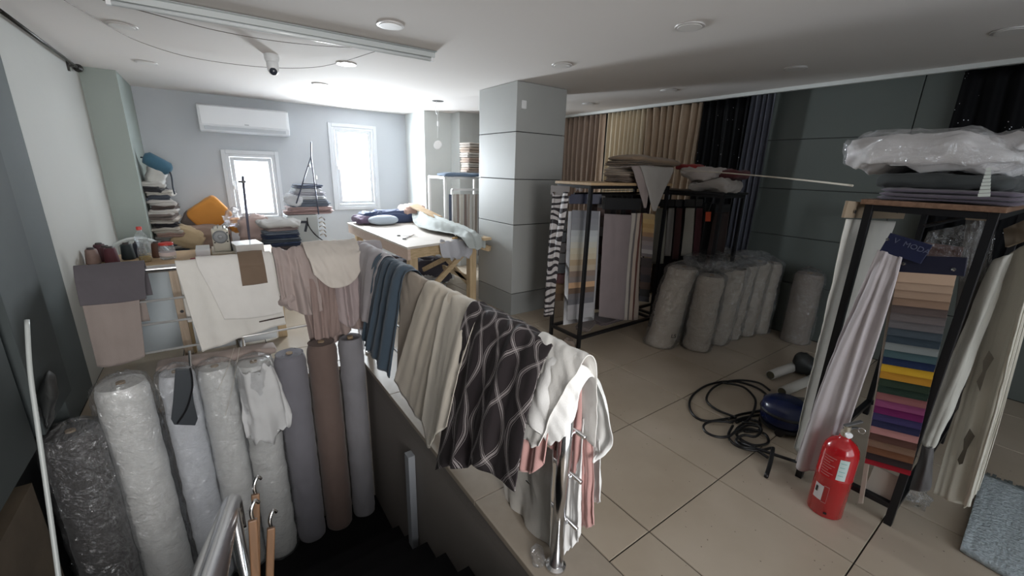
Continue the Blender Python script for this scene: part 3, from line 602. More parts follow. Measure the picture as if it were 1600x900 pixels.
solo('rolled_cloth_bundle', pad(B(), (-1.06,2.50,.60), (.12,.10,.14), .2, .8, .9, .02, 12, 5), MAU, 'small knotted bunch of mauve cloth beside the off white cloth', 'cloth', smooth=True)
drapeX('draped_cloth','lavender grey quilted cloth bulging over the railing corner',fab('lavender_grey_quilt',(.43,.40,.42)),-.62,-.33,.985,[(-.66,.50,.05),(-.58,.46,.07),(-.50,.48,.07),(-.44,.60,.03)],.55,3,.014,29,off=.055,crumple=.006)
# right rail, from the corner toward the camera
drapeY('draped_cloth','thick lavender grey quilt arched over the rail beside the blue cloth',fab('lavender_quilt2',(.44,.41,.43)),2.52,1.95,.985,[(2.5,.45,.03),(2.35,.42,.05),(2.2,.42,.05)],.55,3,.012,30,off=.04,crumple=.005)
drapeY('draped_cloth','slate blue cloth hanging in narrow dark folds over the rail',fab('slate_blue_cloth',(.075,.11,.15)),2.05,1.52,.975,[(2.36,.22,.05),(2.22,.19,.06),(2.05,.16,.05),(1.85,.10,.02)],.4,5,.018,31,off=.035,nu=80)
drapeY('draped_cloth','plain beige cloth hanging flat next to the slate blue cloth',fab('plain_beige_cloth',(.47,.395,.32)),1.60,.95,.955,[(1.76,.14,.02),(1.55,.12,.02),(1.25,.14,.02),(1.0,.2,.02)],.45,2,.005,32,off=.008)
CRM = fab('cream_sheer_cloth',(.76,.68,.57))
drapeY('draped_cloth','cream cloth hanging longest in two broad soft folds',CRM,1.26,.80,.965,[(1.68,.17,.05),(1.50,.12,.06),(1.30,.10,.06),(1.12,.12,.06)],.4,2.5,.014,33,off=.014,crumple=.003)
drapeY('draped_cloth','second cream cloth with pointed hem beside the dark patterned cloth',fab('cream_cloth2',(.82,.76,.66)),1.00,.66,.97,[(1.16,.15,.08),(1.04,.05,.09),(.92,.20,.09),(.78,.34,.08)],.4,2,.012,34,off=.026,crumple=.004)
drapeY('draped_cloth','dark brown cloth with pale looping line pattern on the right rail',OGEE,.74,.18,.98,[(.93,-.02,.09),(.74,.14,.10),(.60,.22,.10),(.48,.33,.10),(.32,.38,.10),(.17,.42,.09)],.45,4.5,.014,35,off=.035,nu=110,crumple=.004)
PINK = fab('dusty_pink_cloth',(.58,.34,.32)); WC = fab('white_muslin',(.84,.83,.80)); WC2 = fab('bright_white_muslin',(.88,.88,.87))
drapeY('draped_cloth','dusty pink cloth in narrow folds beside the dark patterned cloth',PINK,.26,.10,.965,[(.28,.47,.04),(.22,.44,.05),(.16,.48,.05),(.11,.56,.04)],.40,3.5,.014,36,off=.018,nu=50)
drapeY('draped_cloth','white muslin with frayed hem lying over the pink cloth',WC,.27,.03,.99,[(.35,.66,.045),(.27,.60,.05),(.18,.59,.05),(.13,.62,.05)],.6,2,.005,37,off=.022,crumple=.008,hem=.02)
# muslin falling over the rail end on the outer (floor) side
MN = [[(812,645,-.56),(835,668,-.57),(862,690,-.56),(884,678,-.53),(898,645,-.50)],
      [(822,602,-.55),(845,617,-.56),(868,632,-.55),(888,632,-.52),(905,617,-.49)],
      [(842,560,-.52),(862,566,-.52),(882,575,-.51),(900,585,-.49),(915,594,-.46)],
      [(860,549,-.47),(885,556,-.47),(903,565,-.46),(918,577,-.44),(930,592,-.42)],
      [(890,562,-.40),(912,574,-.38),(928,592,-.37),(938,612,-.37),(942,635,-.38)],
      [(905,600,-.37),(925,625,-.35),(940,650,-.35),(948,670,-.36),(945,692,-.38)],
      [(900,650,-.37),(915,680,-.36),(932,702,-.36),(938,708,-.37),(922,716,-.40)]]
sheet('draped_cloth', [[W(px,py,0,x) for px,py,x in r] for r in MN], WC2, None, 2.5, [.010,.008,.006,.004,.008,.012,.014], 38, 60, 70, crumple=.010, hem=.03, label='bright white muslin heaped over the rail end and its outer side', cat='cloth', group='cloths hung over the right rail')
for nm, lb, m_, cols in (('draped_cloth','long white muslin strip behind the chrome end post',WC2,((882,660),(912,655),(884,862),(906,835))),('draped_cloth','pink cloth strip hanging on the floor side of end post',PINK,((905,680),(925,690),(905,815),(928,822))),('draped_cloth','white muslin scrap hanging lowest right of the pink strip',WC2,((915,690),(938,690),(908,770),(940,785))),('draped_cloth','dotted sheer white net trailing to the marble border',fab('sheer_net',(.58,.56,.52)),((778,700),(862,700),(790,780),(858,872)))):
    xx = {'long':-.405,'pink':-.385,'whit':-.37,'dott':-.44}[lb[:4]]
    a, b_, c, d = [W(p[0],p[1],0,xx) for p in cols]
    net = [[a, a.lerp(b_,.5), b_],[a.lerp(c,.5), a.lerp(d,.5).lerp(b_.lerp(c,.5),.5), b_.lerp(d,.5)],[c, c.lerp(d,.5)+Vector((0,0,-.02)), d]]
    sheet(nm, net, m_, None, 2.5, [.006,.011,.014], len(lb), 30, 30, crumple=.006, hem=.03, label=lb, cat='cloth', group='cloths hung over the right rail')
solo('plastic_scrap', pad(B(), W(840,868,2,.008), (.10,.05,.022), 1.1, .6, .8, .012, 30, 3), FILM, 'crumpled clear plastic scrap at the foot of the end post', 'scrap', smooth=True)
solo('white_bracket', bx((-.60,2.38,.13),(-.57,2.43,.30)), mat('shiny_white_bag', (.8,.82,.88), .2, bump=.3, bs=12), 'shiny white plastic piece stuck behind the hollow topped grey roll', 'bag')
#SECTION_RACKS
def rack(x0, x1, y0, y1, h, label, top_m, shelfz=.10, name='display_rack'):
    t = thing(name, label, 'rack', ((x0+x1)/2,(y0+y1)/2,0)); w_ = .03
    for x in (x0, x1):
        for y in (y0, y1): obj('leg', bx((x-w_/2,y-w_/2,0),(x+w_/2,y+w_/2,h-.022)), BLACK, t, bevel=.002)
    for z in (shelfz, h-.037):
        for y in (y0, y1): obj('frame_rail', bx((x0+w_/2,y-w_/2,z-.013),(x1-w_/2,y+w_/2,z+.013)), BLACK, t)
        for x in (x0, x1): obj('frame_rail', bx((x-w_/2,y0+w_/2,z-.013),(x+w_/2,y1-w_/2,z+.013)), BLACK, t)
    obj('hanging_bar', tube(B(), [(x0,(y0+y1)/2,h-.10),(x1,(y0+y1)/2,h-.10)], .009, 8), BLACK, t)
    obj('top_board', bx((x0-.03,y0-.03,h-.022),(x1+.03,y1+.03,h)), top_m, t, bevel=.002)
    return t
def header(t, a, b_, h, m, th=.012):
    """board whose lower edge runs a->b"""
    a, b_ = Vector(a), Vector(b_); d = (b_-a).normalized()
    return obj('header_board', bar(B(), a+Vector((0,0,h/2)), b_+Vector((0,0,h/2)), th, h), m, t, bevel=.002)
def screws(t, a, b_, h, out, m=CHROME):
    a, b_ = Vector(a), Vector(b_)
    for f in (.12,.88): obj('screw', lathe(B(), a.lerp(b_, f)+Vector((0,0,h/2))+Vector(out)*.006, [(.008,0),(.007,.003),(0,.004)], 12, out), m, t)
def swatches(t, a, b_, a2, b2, cols, out, mats='swatch_cloth', lift=.006):
    """stepped sample cards: upper edge a->b, lowest edge a2->b2, one card per colour, each slightly under the next"""
    a, b_, a2, b2, out = map(Vector, (a, b_, a2, b2, out)); n = len(cols)
    for k, c in enumerate(cols):
        v0, v1 = k/n, (k+1.25)/n; v1 = min(v1, 1)
        p = [a.lerp(a2, v0), b_.lerp(b2, v0), b_.lerp(b2, v1), a.lerp(a2, v1)]
        o0 = out*(.0005+lift*.2*(n-k)/n); o1 = out*(lift+lift*.6*(n-k)/n)
        bm = B(); q = [p[0]+o0, p[1]+o0, p[2]+o1, p[3]+o1]; th = out*.0035
        f_ = [bm.verts.new(x+th) for x in q]; r_ = [bm.verts.new(x) for x in q]
        bm.faces.new(f_[::-1]); bm.faces.new(r_)
        for i in range(4): j = (i+1)%4; bm.faces.new((f_[i],f_[j],r_[j],r_[i]))
        bmesh.ops.recalc_face_normals(bm, faces=bm.faces)
        obj('swatch', bm, fab('%s_%s'%(mats, '_'.join('%d'%(v*1000) for v in c)), c, .12), t)
# middle rack
rack(1.17,2.24,1.66,2.05,1.50,'black steel rack with a pale wood top in the middle of room',OAKL)
SG = 'sample hangers on the middle rack'
t = thing('sample_hanger','narrow black and white scroll print hanger at the pillar end of rack','sample hanger',(1.13,1.95,.2),SG)
obj('header_board', bx((1.10,1.84,1.38),(1.115,2.09,1.46)), mat('dark_brown_board',(.08,.05,.035),.5), t)
sheet('sheet', [[W(848,495,0,1.10),W(855,495,0,1.10),W(863,493,0,1.10)],[W(855,400,0,1.1),W(864,400,0,1.1),W(872,400,0,1.1)],[W(864,300,0,1.1),W(876,300,0,1.1),W(889,300,0,1.1)]], DAMASK, t, 2, .012, 5, 24, 30)
t = thing('sample_hanger','brown and grey swatch card between the scroll print and navy hangers','sample hanger',(1.22,1.98,.3),SG)
a, b_, a2, b2 = W(876,305,0,1.23), W(889,305,0,1.23), W(862,470,0,1.23), W(881,470,0,1.23)
swatches(t, a, b_, a2, b2, [(.25,.18,.12),(.05,.04,.035),(.06,.05,.045),(.03,.028,.03),(.06,.045,.04),(.10,.09,.085),(.05,.048,.05),(.10,.03,.03),(.20,.12,.06),(.16,.10,.06)], (-1,0,0))
def diag(px, py): 
    u = (px-882)/60.0; return None
# navy headed hanger, turned toward the camera behind the front leg
t = thing('sample_hanger','navy headed fabric hanger with grey to tan colour swatches behind front leg','sample hanger',(1.27,1.77,.25),SG)
A0, A1 = Vector((1.20,1.86,0)), Vector((1.36,1.70,0)); dd = (A1-A0).normalized(); oo = Vector((-dd.y*-1,dd.x*-1,0)); oo = Vector((dd.y,-dd.x,0))
if oo.dot(CAM-A0) < 0: oo = -oo
def onpl(px, py, off=0):
    d = _f+_r*((px-800)/FPX)-_u*((py-450)/FPX); p0 = A0+oo*off
    s_ = (p0-CAM).dot(oo)/d.dot(oo); return CAM+d*s_
obj('header_board', bar(B(), onpl(889,328-17), onpl(940,328-17), .012, .085), NAVY, t, bevel=.002)
text('lettering', 'Mu', .045, mat('silver_print',(.45,.48,.55),.4), t, onpl(905,296,.009), dd if dd.dot(_r) > 0 else -dd, (0,0,1))
bm = B(); bm.faces.new([bm.verts.new(p) for p in (onpl(888,330),onpl(884,410),onpl(880,508),onpl(928,500),onpl(934,410),onpl(938,330))]); bmesh.ops.solidify(bm, geom=bm.faces[:], thickness=.003); obj('white_backing', bm, mat('white_card',(.62,.62,.64),.7), t)
cols = [(.22,.225,.25),(.24,.245,.27),(.25,.26,.28),(.42,.44,.46),(.46,.48,.48),(.50,.49,.44),(.52,.48,.38),(.50,.44,.33),(.40,.31,.21),(.42,.35,.27),(.24,.18,.15),(.22,.19,.18),(.52,.33,.20),(.16,.11,.08),(.17,.16,.17),(.15,.15,.165),(.36,.355,.37),(.38,.37,.39),(.37,.37,.38)]
swatches(t, onpl(894,328), onpl(936,330), onpl(886,500), onpl(926,494), cols, oo)
# large mauve hanger and its book of sheets
t = thing('sample_hanger','wide mauve fabric hanger under a dark header board on middle rack','sample hanger',(1.58,1.62,.2),SG)
DKB = mat('black_board',(.018,.018,.02),.5)
obj('header_board', bar(B(), W(943,318,1,1.62), W(1000,319,1,1.62), .02, .10), DKB, t, bevel=.002)
obj('header_edge', bar(B(), W(943,298,1,1.618), W(990,297,1,1.618), .006, .006), CHROME, t)
MH = fab('mauve_hanger_cloth',(.235,.195,.20))
sheet('sheet', [[W(935,494,1,1.62),W(958,498,1,1.62),W(976,500,1,1.62)],[W(940,410,1,1.62),W(961,412,1,1.62),W(981,413,1,1.62)],[W(945,334,1,1.62),W(965,335,1,1.62),W(988,336,1,1.62)]], MH, t, 1.5, .006, 3, 24, 24)
for k, (xa, xb, c) in enumerate(((980,986,(.42,.38,.34)),(984,989,(.14,.12,.12)),(987,994,(.44,.36,.30)),(992,997,(.12,.05,.04)),(995,1004,(.40,.33,.28)))):
    sheet('sheet', [[W(xa-6,500,1,1.63+.012*k),W(xb-7,500,1,1.63+.012*k)],[W(xa,410,1,1.63+.012*k),W(xb-1,410,1,1.63+.012*k)],[W(xa+7,333,1,1.63+.012*k),W(xb+7,333,1,1.63+.012*k)]], fab('book_sheet_%d'%k, c), t, .5, .003, k, 6, 16)
t = thing('sample_hanger','ochre and grey striped swatch stack beside the wide mauve hanger','sample hanger',(1.95,1.67,.8),SG)
swatches(t, W(1004,333,1,1.66), W(1022,335,1,1.66), W(1001,400,1,1.66), W(1018,402,1,1.66), [(.42,.30,.16),(.48,.33,.15),(.40,.25,.10),(.46,.30,.14),(.30,.18,.10),(.20,.15,.14),(.26,.22,.21),(.22,.19,.20),(.36,.33,.32),(.14,.12,.12)], (0,-1,0))
swatches(t, W(1001,402,1,1.66), W(1018,404,1,1.66), W(998,470,1,1.66), W(1013,472,1,1.66), [(.05,.04,.04),(.07,.05,.05),(.04,.035,.04),(.08,.05,.04),(.03,.03,.03),(.06,.06,.07)], (0,-1,0))
t = thing('sample_hanger','brown checked swatch strip with ivory edge seen between mauve and navy hangers','sample hanger',(1.45,1.80,.5),SG)
swatches(t, W(934,305,1,1.80), W(945,306,1,1.80), W(926,420,1,1.80), W(938,422,1,1.80), [(.25,.24,.24),(.16,.11,.10),(.20,.15,.14),(.28,.26,.25),(.05,.04,.04),(.07,.03,.03),(.12,.10,.09),(.20,.17,.16)], (0,-1,0))
rnd = random.Random(8)
for k in range(9):  # added dark hangers, filling the empty rack to imitate its shaded interior
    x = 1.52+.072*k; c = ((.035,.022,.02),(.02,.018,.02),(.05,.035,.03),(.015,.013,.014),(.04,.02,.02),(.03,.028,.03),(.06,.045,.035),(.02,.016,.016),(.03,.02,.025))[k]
    t = thing('sample_hanger', ['dark maroon','black','dark brown','near black','deep wine','charcoal','umber','soot black','dark plum'][k]+' hanger added deep inside the middle rack to darken it', 'sample hanger', (x,1.86,.25), SG)
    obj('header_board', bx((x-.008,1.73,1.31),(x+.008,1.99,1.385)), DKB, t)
    sheet('sheet', [[(x,1.73,.28+.05*rnd.random()),(x+.01,1.86,.27),(x,1.99,.28)],[(x,1.73,.8),(x-.008,1.86,.8),(x,1.99,.8)],[(x,1.73,1.31),(x,1.86,1.31),(x,1.99,1.31)]], fab('dark_fill_sheet_%d'%k, c), t, 2, .006, k, 16, 14)
solo('mauve_cloth_base', folded(B(), (1.80,1.84,.118), (.55,.26,.05), 3, .0, 16), fab('mauve_base',(.13,.105,.11)), 'dim mauve folded cloth lying on the lower bars of middle rack', 'cloth', smooth=True)
solo('folded_swatch_book', folded(B(), (1.40,1.80,.118), (.30,.14,.04), 3, .5, 6), fab('grey_brown_swatches',(.16,.13,.12)), 'grey brown swatch book lying on the lower bars of middle rack', 'swatch book', smooth=True)
solo('tassel_cloth', pad(B(), (1.10,1.72,.03), (.26,.12,.05), .9, .5, .7, .02, 14, 2), fab('brown_stripe_cloth',(.26,.2,.16)), 'crumpled brown striped cloth on the floor by the rack leg', 'cloth', smooth=True)
# second rack parallel to the right wall
rack(2.36,2.74,1.16,1.96,1.44,'black rack in shadow behind the bales before sequin curtain',BLACK)
SG2 = 'sheets hanging on the rack before the sequin curtain'
for k, (xa, xb, yb, c, lb) in enumerate(((1022,1040,412,(.30,.29,.25),'pale green grey sheet nearest the middle rack'),(1042,1052,400,(.20,.19,.18),'narrow dim grey sheet beside the pale green grey one'),(1054,1064,405,(.05,.02,.02),'thin dark maroon sheet in the middle'),(1068,1084,400,(.32,.31,.28),'ivory sheet left of the orange tag'),(1086,1096,400,(.06,.02,.025),'dark maroon sheet below the orange tag'))):
    t = thing('sample_hanger', lb+' on the rack in shadow', 'sample hanger', W((xa+xb)/2,yb,0,2.33), SG2)
    obj('header_board', bar(B(), W(xa+2,317,0,2.33), W(xb+2,317,0,2.33), .012, .07), DKB, t)
    sheet('sheet', [[W(xa-4,yb,0,2.33),W(xb-4,yb,0,2.33)],[W(xa,360,0,2.33),W(xb,360,0,2.33)],[W(xa+3,325,0,2.33),W(xb+2,325,0,2.33)]], fab('rack_sheet_%d'%k, c), t, .8, .006, k, 10, 14)
for k in range(7):  # more added dark sheets standing in for the shade within this rack
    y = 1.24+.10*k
    t = thing('sample_hanger', ['black','dark wine','soot grey','dark brown','near black','maroon black','charcoal'][k]+' sheet added to darken the rack before the sequin curtain', 'sample hanger', (2.5,y,.3), SG2)
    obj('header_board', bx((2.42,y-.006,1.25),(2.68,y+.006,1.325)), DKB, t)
    sheet('sheet', [[(2.42,y,.3),(2.68,y,.3)],[(2.42,y+.01,.8),(2.68,y-.01,.8)],[(2.42,y,1.25),(2.68,y,1.25)]], fab('dark_fill_sheet_%d'%k,(.02,.02,.02)), t, 1.5, .008, k, 14, 12)
tg = thing('price_tag','orange red card tag hanging on the rack in shadow','tag',(2.30,1.25,1.2)); obj('cord', tube(B(), [W(1107,331,0,2.31), W(1107,331,0,2.31)+Vector((.03,0,.08))], .003, 6), BLKPL, tg)
obj('tag_card', bar(B(), W(1107,331,0,2.30), W(1106,346,0,2.30), .05, .004, (1,0,0)), mat('orange_red_card',(.45,.06,.02),.5), tg)
# right rack
rack(1.0,2.12,-.62,-.24,1.50,'tall black steel rack with brown top board at right foreground',BROWNW)
SG3 = 'sample hangers on the right rack'
DRILL = mat('pale_wood_header',(.30,.23,.16),.6); WHF = fab('ivory_hanger_cloth',(.60,.58,.53))
t = thing('sample_hanger','long ivory fabric hanger with pale wooden header at left of right rack','sample hanger',(1.0,-.18,.2),SG3)
ya = -.185
obj('header_board', bar(B(), W(1320,327,1,ya), W(1413,332,1,ya), .012, .075), DRILL, t, bevel=.002)
for px in (1336,1402): obj('bolt', lathe(B(), W(px,331,1,ya-.012), [(.009,0),(.008,.003),(0,.004)], 12, (0,-1,0)), BLKPL, t)
sheet('sheet', [[W(1241,700,1,ya),W(1262,722,1,ya),W(1290,742,1,ya)],[W(1281,520,1,ya),W(1310,520,1,ya),W(1345,520,1,ya)],[W(1320,342,1,ya),W(1358,344,1,ya),W(1400,346,1,ya)]], WHF, t, 1.5, [.01,.006,.003], 4, 40, 40)
t = thing('sample_hanger','pale mauve fabric swinging left from a tilted navy header on right rack','sample hanger',(.93,-.36,.2),SG3)
xa = .945
obj('header_board', bar(B(), W(1383,378,0,xa), W(1448,398,0,xa), .01, .085), NAVY, t, bevel=.002)
obj('screw', lathe(B(), W(1387,374,0,xa-.006), [(.007,0),(.006,.003),(0,.004)], 12, (-1,0,0)), CHROME, t)
text('lettering', 'V  MODA', .03, mat('faint_print',(.10,.11,.17),.5), t, W(1424,385,0,xa-.0065), (.0,-1,-.28), (0,-.28,1))
MV = fab('pale_mauve_cloth',(.47,.43,.44))
sheet('sheet', [[W(1243,718,0,xa-.02),W(1258,735,0,xa-.05),W(1285,725,0,xa-.03),W(1322,672,0,xa-.01)],[W(1300,560,0,xa-.02),W(1312,565,0,xa-.04),W(1338,560,0,xa-.03),W(1362,556,0,xa-.01)],[W(1344,455,0,xa-.01),W(1358,455,0,xa-.02),W(1376,455,0,xa-.02),W(1396,452,0,xa-.01)],[W(1372,390,0,xa),W(1384,393,0,xa),W(1396,397,0,xa),W(1410,402,0,xa)]], MV, t, 3, [.022,.018,.010,.004], 41, 60, 50)
t = thing('sample_hanger','many coloured swatch hanger under a navy board facing the fire extinguisher','sample hanger',(.97,-.5,.2),SG3)
xs_ = .965
obj('header_board', bar(B(), W(1394,411,0,xs_), W(1510,417,0,xs_), .012, .075), mat('deep_navy_board',(.012,.013,.03),.4), t, bevel=.002)
for px, py in ((1412,412),(1490,421)): obj('screw', lathe(B(), W(px,py,0,xs_-.007), [(.008,0),(.007,.003),(0,.004)], 12, (-1,0,0)), CHROME, t)
cols = [(.52,.37,.27),(.42,.30,.22),(.36,.25,.18),(.26,.17,.12),(.10,.075,.07),(.13,.11,.11),(.12,.11,.115),(.05,.065,.08),(.03,.045,.06),(.20,.22,.22),(.05,.09,.10),(.01,.02,.06),(.52,.30,.02),(.42,.20,.02),(.02,.035,.02),(.015,.03,.02),(.24,.09,.09),(.22,.05,.13),(.13,.01,.08),(.04,.03,.10),(.02,.02,.06),(.42,.20,.19),(.09,.04,.03),(.20,.12,.08),(.16,.07,.035),(.03,.02,.02),(.30,.01,.02)]
swatches(t, W(1404,424,0,xs_), W(1495,430,0,xs_), W(1352,722,0,xs_), W(1423,742,0,xs_), cols, (-1,0,0), lift=.008)
sheet('backing_sheet', [[W(1341,786,0,xs_+.004),W(1349,786,0,xs_+.004)],[W(1370,600,0,xs_+.004),W(1378,600,0,xs_+.004)],[W(1396,424,0,xs_+.004),W(1404,424,0,xs_+.004)]], fab('peach_edge',(.42,.35,.29)), t, .3, .002, 3, 6, 16, thick=.006)
t = thing('sample_hanger','dark fabric hanger in clear plastic near the top of right rack','sample hanger',(1.1,-.45,1.1),SG3)
obj('header_board', bar(B(), W(1430,395,0,1.06), W(1500,405,0,1.06), .012, .10), mat('rust_board',(.10,.03,.02),.5), t)
sheet('plastic_sleeve', [[W(1420,410,0,1.04),W(1530,420,0,1.04)],[W(1440,385,0,1.03),W(1535,380,0,1.03)],[W(1450,362,0,1.04),W(1538,345,0,1.04)]], FILM, t, 4, .006, 6, 30, 14, thick=0)
t = thing('sample_hanger','grey sheet in clear plastic seen through the end of right rack','sample hanger',(1.25,-.55,1.0),SG3)
sheet('sheet', [[W(1460,640,0,1.15),W(1500,640,0,1.15)],[W(1490,500,0,1.15),W(1530,500,0,1.15)],[W(1510,335,0,1.15),W(1550,335,0,1.15)]], fab('dim_grey_sheet',(.13,.12,.115)), t, 1, .006, 6, 14, 20)
obj('header_board', bar(B(), W(1512,330,0,1.14), W(1552,332,0,1.14), .01, .07), DRILL, t)
sheet('plastic_sleeve', [[W(1498,440,0,1.13),W(1545,440,0,1.13)],[W(1508,390,0,1.12),W(1552,390,0,1.12)],[W(1518,345,0,1.13),W(1558,345,0,1.13)]], FILM, t, 4, .006, 6, 30, 14, thick=0)
solo('paper_sheet', box(B(), W(1378,757,0,1.02), (.006,.10,.155), rot=Matrix.Rotation(.06,3,'X')), mat('ivory_paper',(.50,.45,.39),.7), 'ivory card standing at the foot of the colour swatch hanger', 'card')
# cloth hanging on the near long side of the right rack
t = thing('sample_hanger','off white curtain hanger with dark bow motifs in front right','sample hanger',(1.2,-.68,.4),SG3)
BOW = fab('ivory_bow_cloth',(.60,.57,.49)); dkm = fab('dark_motif',(.10,.085,.065))
def Q(px, py, x, off=0): return W(px, py, 0, x+off)
sheet('sheet', [[Q(1462,770,1.08),Q(1490,785,1.05),Q(1512,792,1.02)],[Q(1500,640,1.14),Q(1528,640,1.10),Q(1555,640,1.05)],[Q(1540,500,1.18),Q(1568,490,1.12),Q(1598,480,1.05)],[Q(1575,400,1.2),Q(1605,380,1.14),Q(1640,370,1.08)]], BOW, t, 2.2, [.014,.012,.010,.006], 8, 50, 50, thick=.004)
for i in range(5):
    sheet('sheet', [[Q(1506+4*i,794-6*i,1.03+.012*i),Q(1513+4*i,790-6*i,1.03+.012*i)],[Q(1548+3*i,640,1.06+.012*i),Q(1556+3*i,640,1.06+.012*i)],[Q(1592+3*i,480,1.06+.012*i),Q(1600+3*i,478,1.06+.012*i)]], BOW, t, .6, .005, i, 6, 24)
obj('header_board', bar(B(), Q(1572,372,1.2), Q(1640,345,1.08), .012, .08, (0,0,1)), DRILL, t)
for px, py in ((1538,580),(1508,702)):
    for s_ in (1, -1):
        c = Q(px, py, 1.085); e = Q(px+(7*s_), py-26*s_, 1.085)
        bm = B(); 
        pts = [Q(px-3,py,1.07),Q(px+3,py,1.07),Q(px+9*s_+6,py-20*s_,1.07),Q(px+7*s_,py-32*s_,1.07),Q(px+5*s_-7,py-16*s_,1.07)]
        f1 = [bm.verts.new(p) for p in pts]; f2 = [bm.verts.new(p+Vector((.004,0,0))) for p in pts]; bm.faces.new(f1); bm.faces.new(f2[::-1])
        for k in range(5): q=(k+1)%5; bm.faces.new((f1[q],f1[k],f2[k],f2[q]))
        obj('bow_motif', bm, dkm, t)
t = thing('sample_hanger','white rolled hanger cloth with grey foot right of the front leg','sample hanger',(1.1,-.62,.5),SG3)
sheet('sheet', [[Q(1440,690,1.04),Q(1452,700,1.02),Q(1464,690,1.04)],[Q(1487,560,1.09),Q(1508,560,1.06),Q(1525,560,1.09)],[Q(1545,410,1.12),Q(1568,400,1.09),Q(1590,395,1.12)]], fab('white_tube_cloth',(.57,.56,.51)), t, 1.2, .014, 8, 30, 30)
sheet('grey_foot', [[Q(1425,765,1.03),Q(1440,768,1.0),Q(1453,762,1.02)],[Q(1440,693,1.03),Q(1452,700,1.01),Q(1464,693,1.03)]], fab('grey_foot_cloth',(.12,.115,.115)), t, 1, .01, 8, 20, 14)
solo('plastic_crumple', pad(B(), W(1434,775,2,.05), (.09,.07,.10), .3, .8, .9, .03, 18, 3), FILM, 'crumpled clear plastic bag on the floor by the right rack leg', 'bag', smooth=True)
#SECTION_PILES
# pile on top of the right rack
PG = 'cloths piled on top of the right rack'
def puff(label, c, s, m, seed, name='folded_cloth', nz=.012, rz=0, e1=.3, e2=.6, sc_=7, cat='cloth', group=None, tilt=None, n=72, k=26):
    return solo(name, pad(B(), c, s, rz, e1, e2, nz, sc_, seed, n, k, tilt), m, label, cat, group, smooth=True)
solo('folded_cloth', folded(B(), (1.30,-.45,1.502), (.62,.46,.05), 3, .05, 3), fab('plum_grey_cloth',(.14,.12,.15)), 'plum grey folded cloth lowest on top of the right rack', 'cloth', PG, smooth=True)
puff('dark charcoal cloth under the bagged white bundle on right rack', (1.42,-.42,1.585), (.72,.44,.08), fab('charcoal_pile',(.055,.06,.06)), 4, group=PG)
puff('white bundle wrapped in clear plastic on top of the right rack', (1.50,-.36,1.70), (1.0,.60,.15), fab('white_bundle',(.62,.60,.60)), 7, nz=.034, sc_=5.5, e1=.4, e2=.6, group=PG, name='cloth_bundle', n=110, k=44, tilt=(0,0))
solo('plastic_wrap_sheet', pad(B(), (1.50,-.36,1.71), (1.03,.62,.165), 0, .4, .6, .036, 5.5, 7, 100, 36), film('thin_film', (.985,.985,.985), .22, .08), 'clear plastic sheet around the white bundle on the right rack', 'plastic sheet', PG, smooth=True)
puff('pale grey cloth at the top right edge behind the white bundle', (1.93,-.50,1.73), (.38,.36,.1), fab('pale_grey_pile',(.42,.42,.42)), 9, group=PG)
bm = B(); a, c = W(1545,262,0,.955), W(1537,308,0,.955)
for k in range(8):
    p = a.lerp(c, k/8); q = a.lerp(c, (k+1)/8); wd = .012+.022*k/8; bar(bm, p, q+(p-q)*.12, wd, .006, (1,0,0))
solo('cable_tie_strap', bm, mat('white_serrated_plastic',(.60,.64,.60),.4), 'white serrated plastic strap hanging down over the rack top', 'strap')
# pile on the middle rack
PM = 'cloths piled on the middle rack'
solo('folded_cloth', folded(B(), (2.0,1.86,1.502), (.62,.34,.06), 4, 0, 11, .008), fab('taupe_pile_low',(.22,.17,.14)), 'taupe crumpled cloth lowest on the middle rack', 'cloth', PM, smooth=True)
solo('folded_cloth', folded(B(), (1.98,1.86,1.565), (.64,.36,.075), 4, .1, 12, .01, .02), fab('beige_pile_mid',(.36,.30,.25)), 'beige folded cloth with layered edges in the middle rack pile', 'cloth', PM, smooth=True)
solo('folded_cloth', folded(B(), (2.02,1.86,1.645), (.66,.38,.05), 3, -.05, 13, .008, .015), fab('brown_pile',(.20,.15,.11)), 'dark brown folded cloth below the top one on middle rack', 'cloth', PM, smooth=True)
puff('brown folded cloth topmost on the middle rack pile, sloping right', (2.10,1.86,1.705), (.72,.40,.085), fab('brown_pile_top',(.27,.195,.135)), 14, rz=-.05, nz=.010, e2=.9, group=PM, tilt=(0,.045))
for k, (cols, lb) in enumerate(((((988,262),(1022,262),(1008,325)),'mauve pointed cloth corner'),(((1002,262),(1052,266),(1022,330)),'pale grey pointed cloth corner'))):
    yy_ = 1.60-.015*k
    a, b_, c = [W(p[0],p[1],1,yy_) for p in cols]
    sheet('hanging_corner', [[c+Vector((-.012,0,0)), c, c+Vector((.012,0,0))],[a.lerp(c,.5),(a+b_)/4+c/2,b_.lerp(c,.5)],[a,(a+b_)/2,b_],[a+Vector((0,.05,.012)),(a+b_)/2+Vector((0,.05,.012)),b_+Vector((0,.05,.012))],[a+Vector((0,.2,.012)),(a+b_)/2+Vector((0,.2,.012)),b_+Vector((0,.2,.012))]], fab('corner_cloth_%d'%k,((.30,.25,.24),(.34,.32,.30))[k]), None, 1.5, .006, 30+k, 24, 30, label=lb+' hanging off the middle rack pile', cat='cloth', group=PM)
puff('white crumpled cloth where the rope meets the racks', W(1095,272,0,2.42)+Vector((.05,0,.0)), (.34,.36,.10), fab('white_crumple',(.52,.47,.45)), 15, nz=.03, sc_=6, name='crumpled_cloth', group=PM)
puff('dark red cloth on the rack before the sequin curtain', (2.60,1.35,1.60), (.30,.48,.10), fab('dark_red_cloth',(.12,.035,.04)), 16, nz=.012, name='folded_cloth', group=PM)
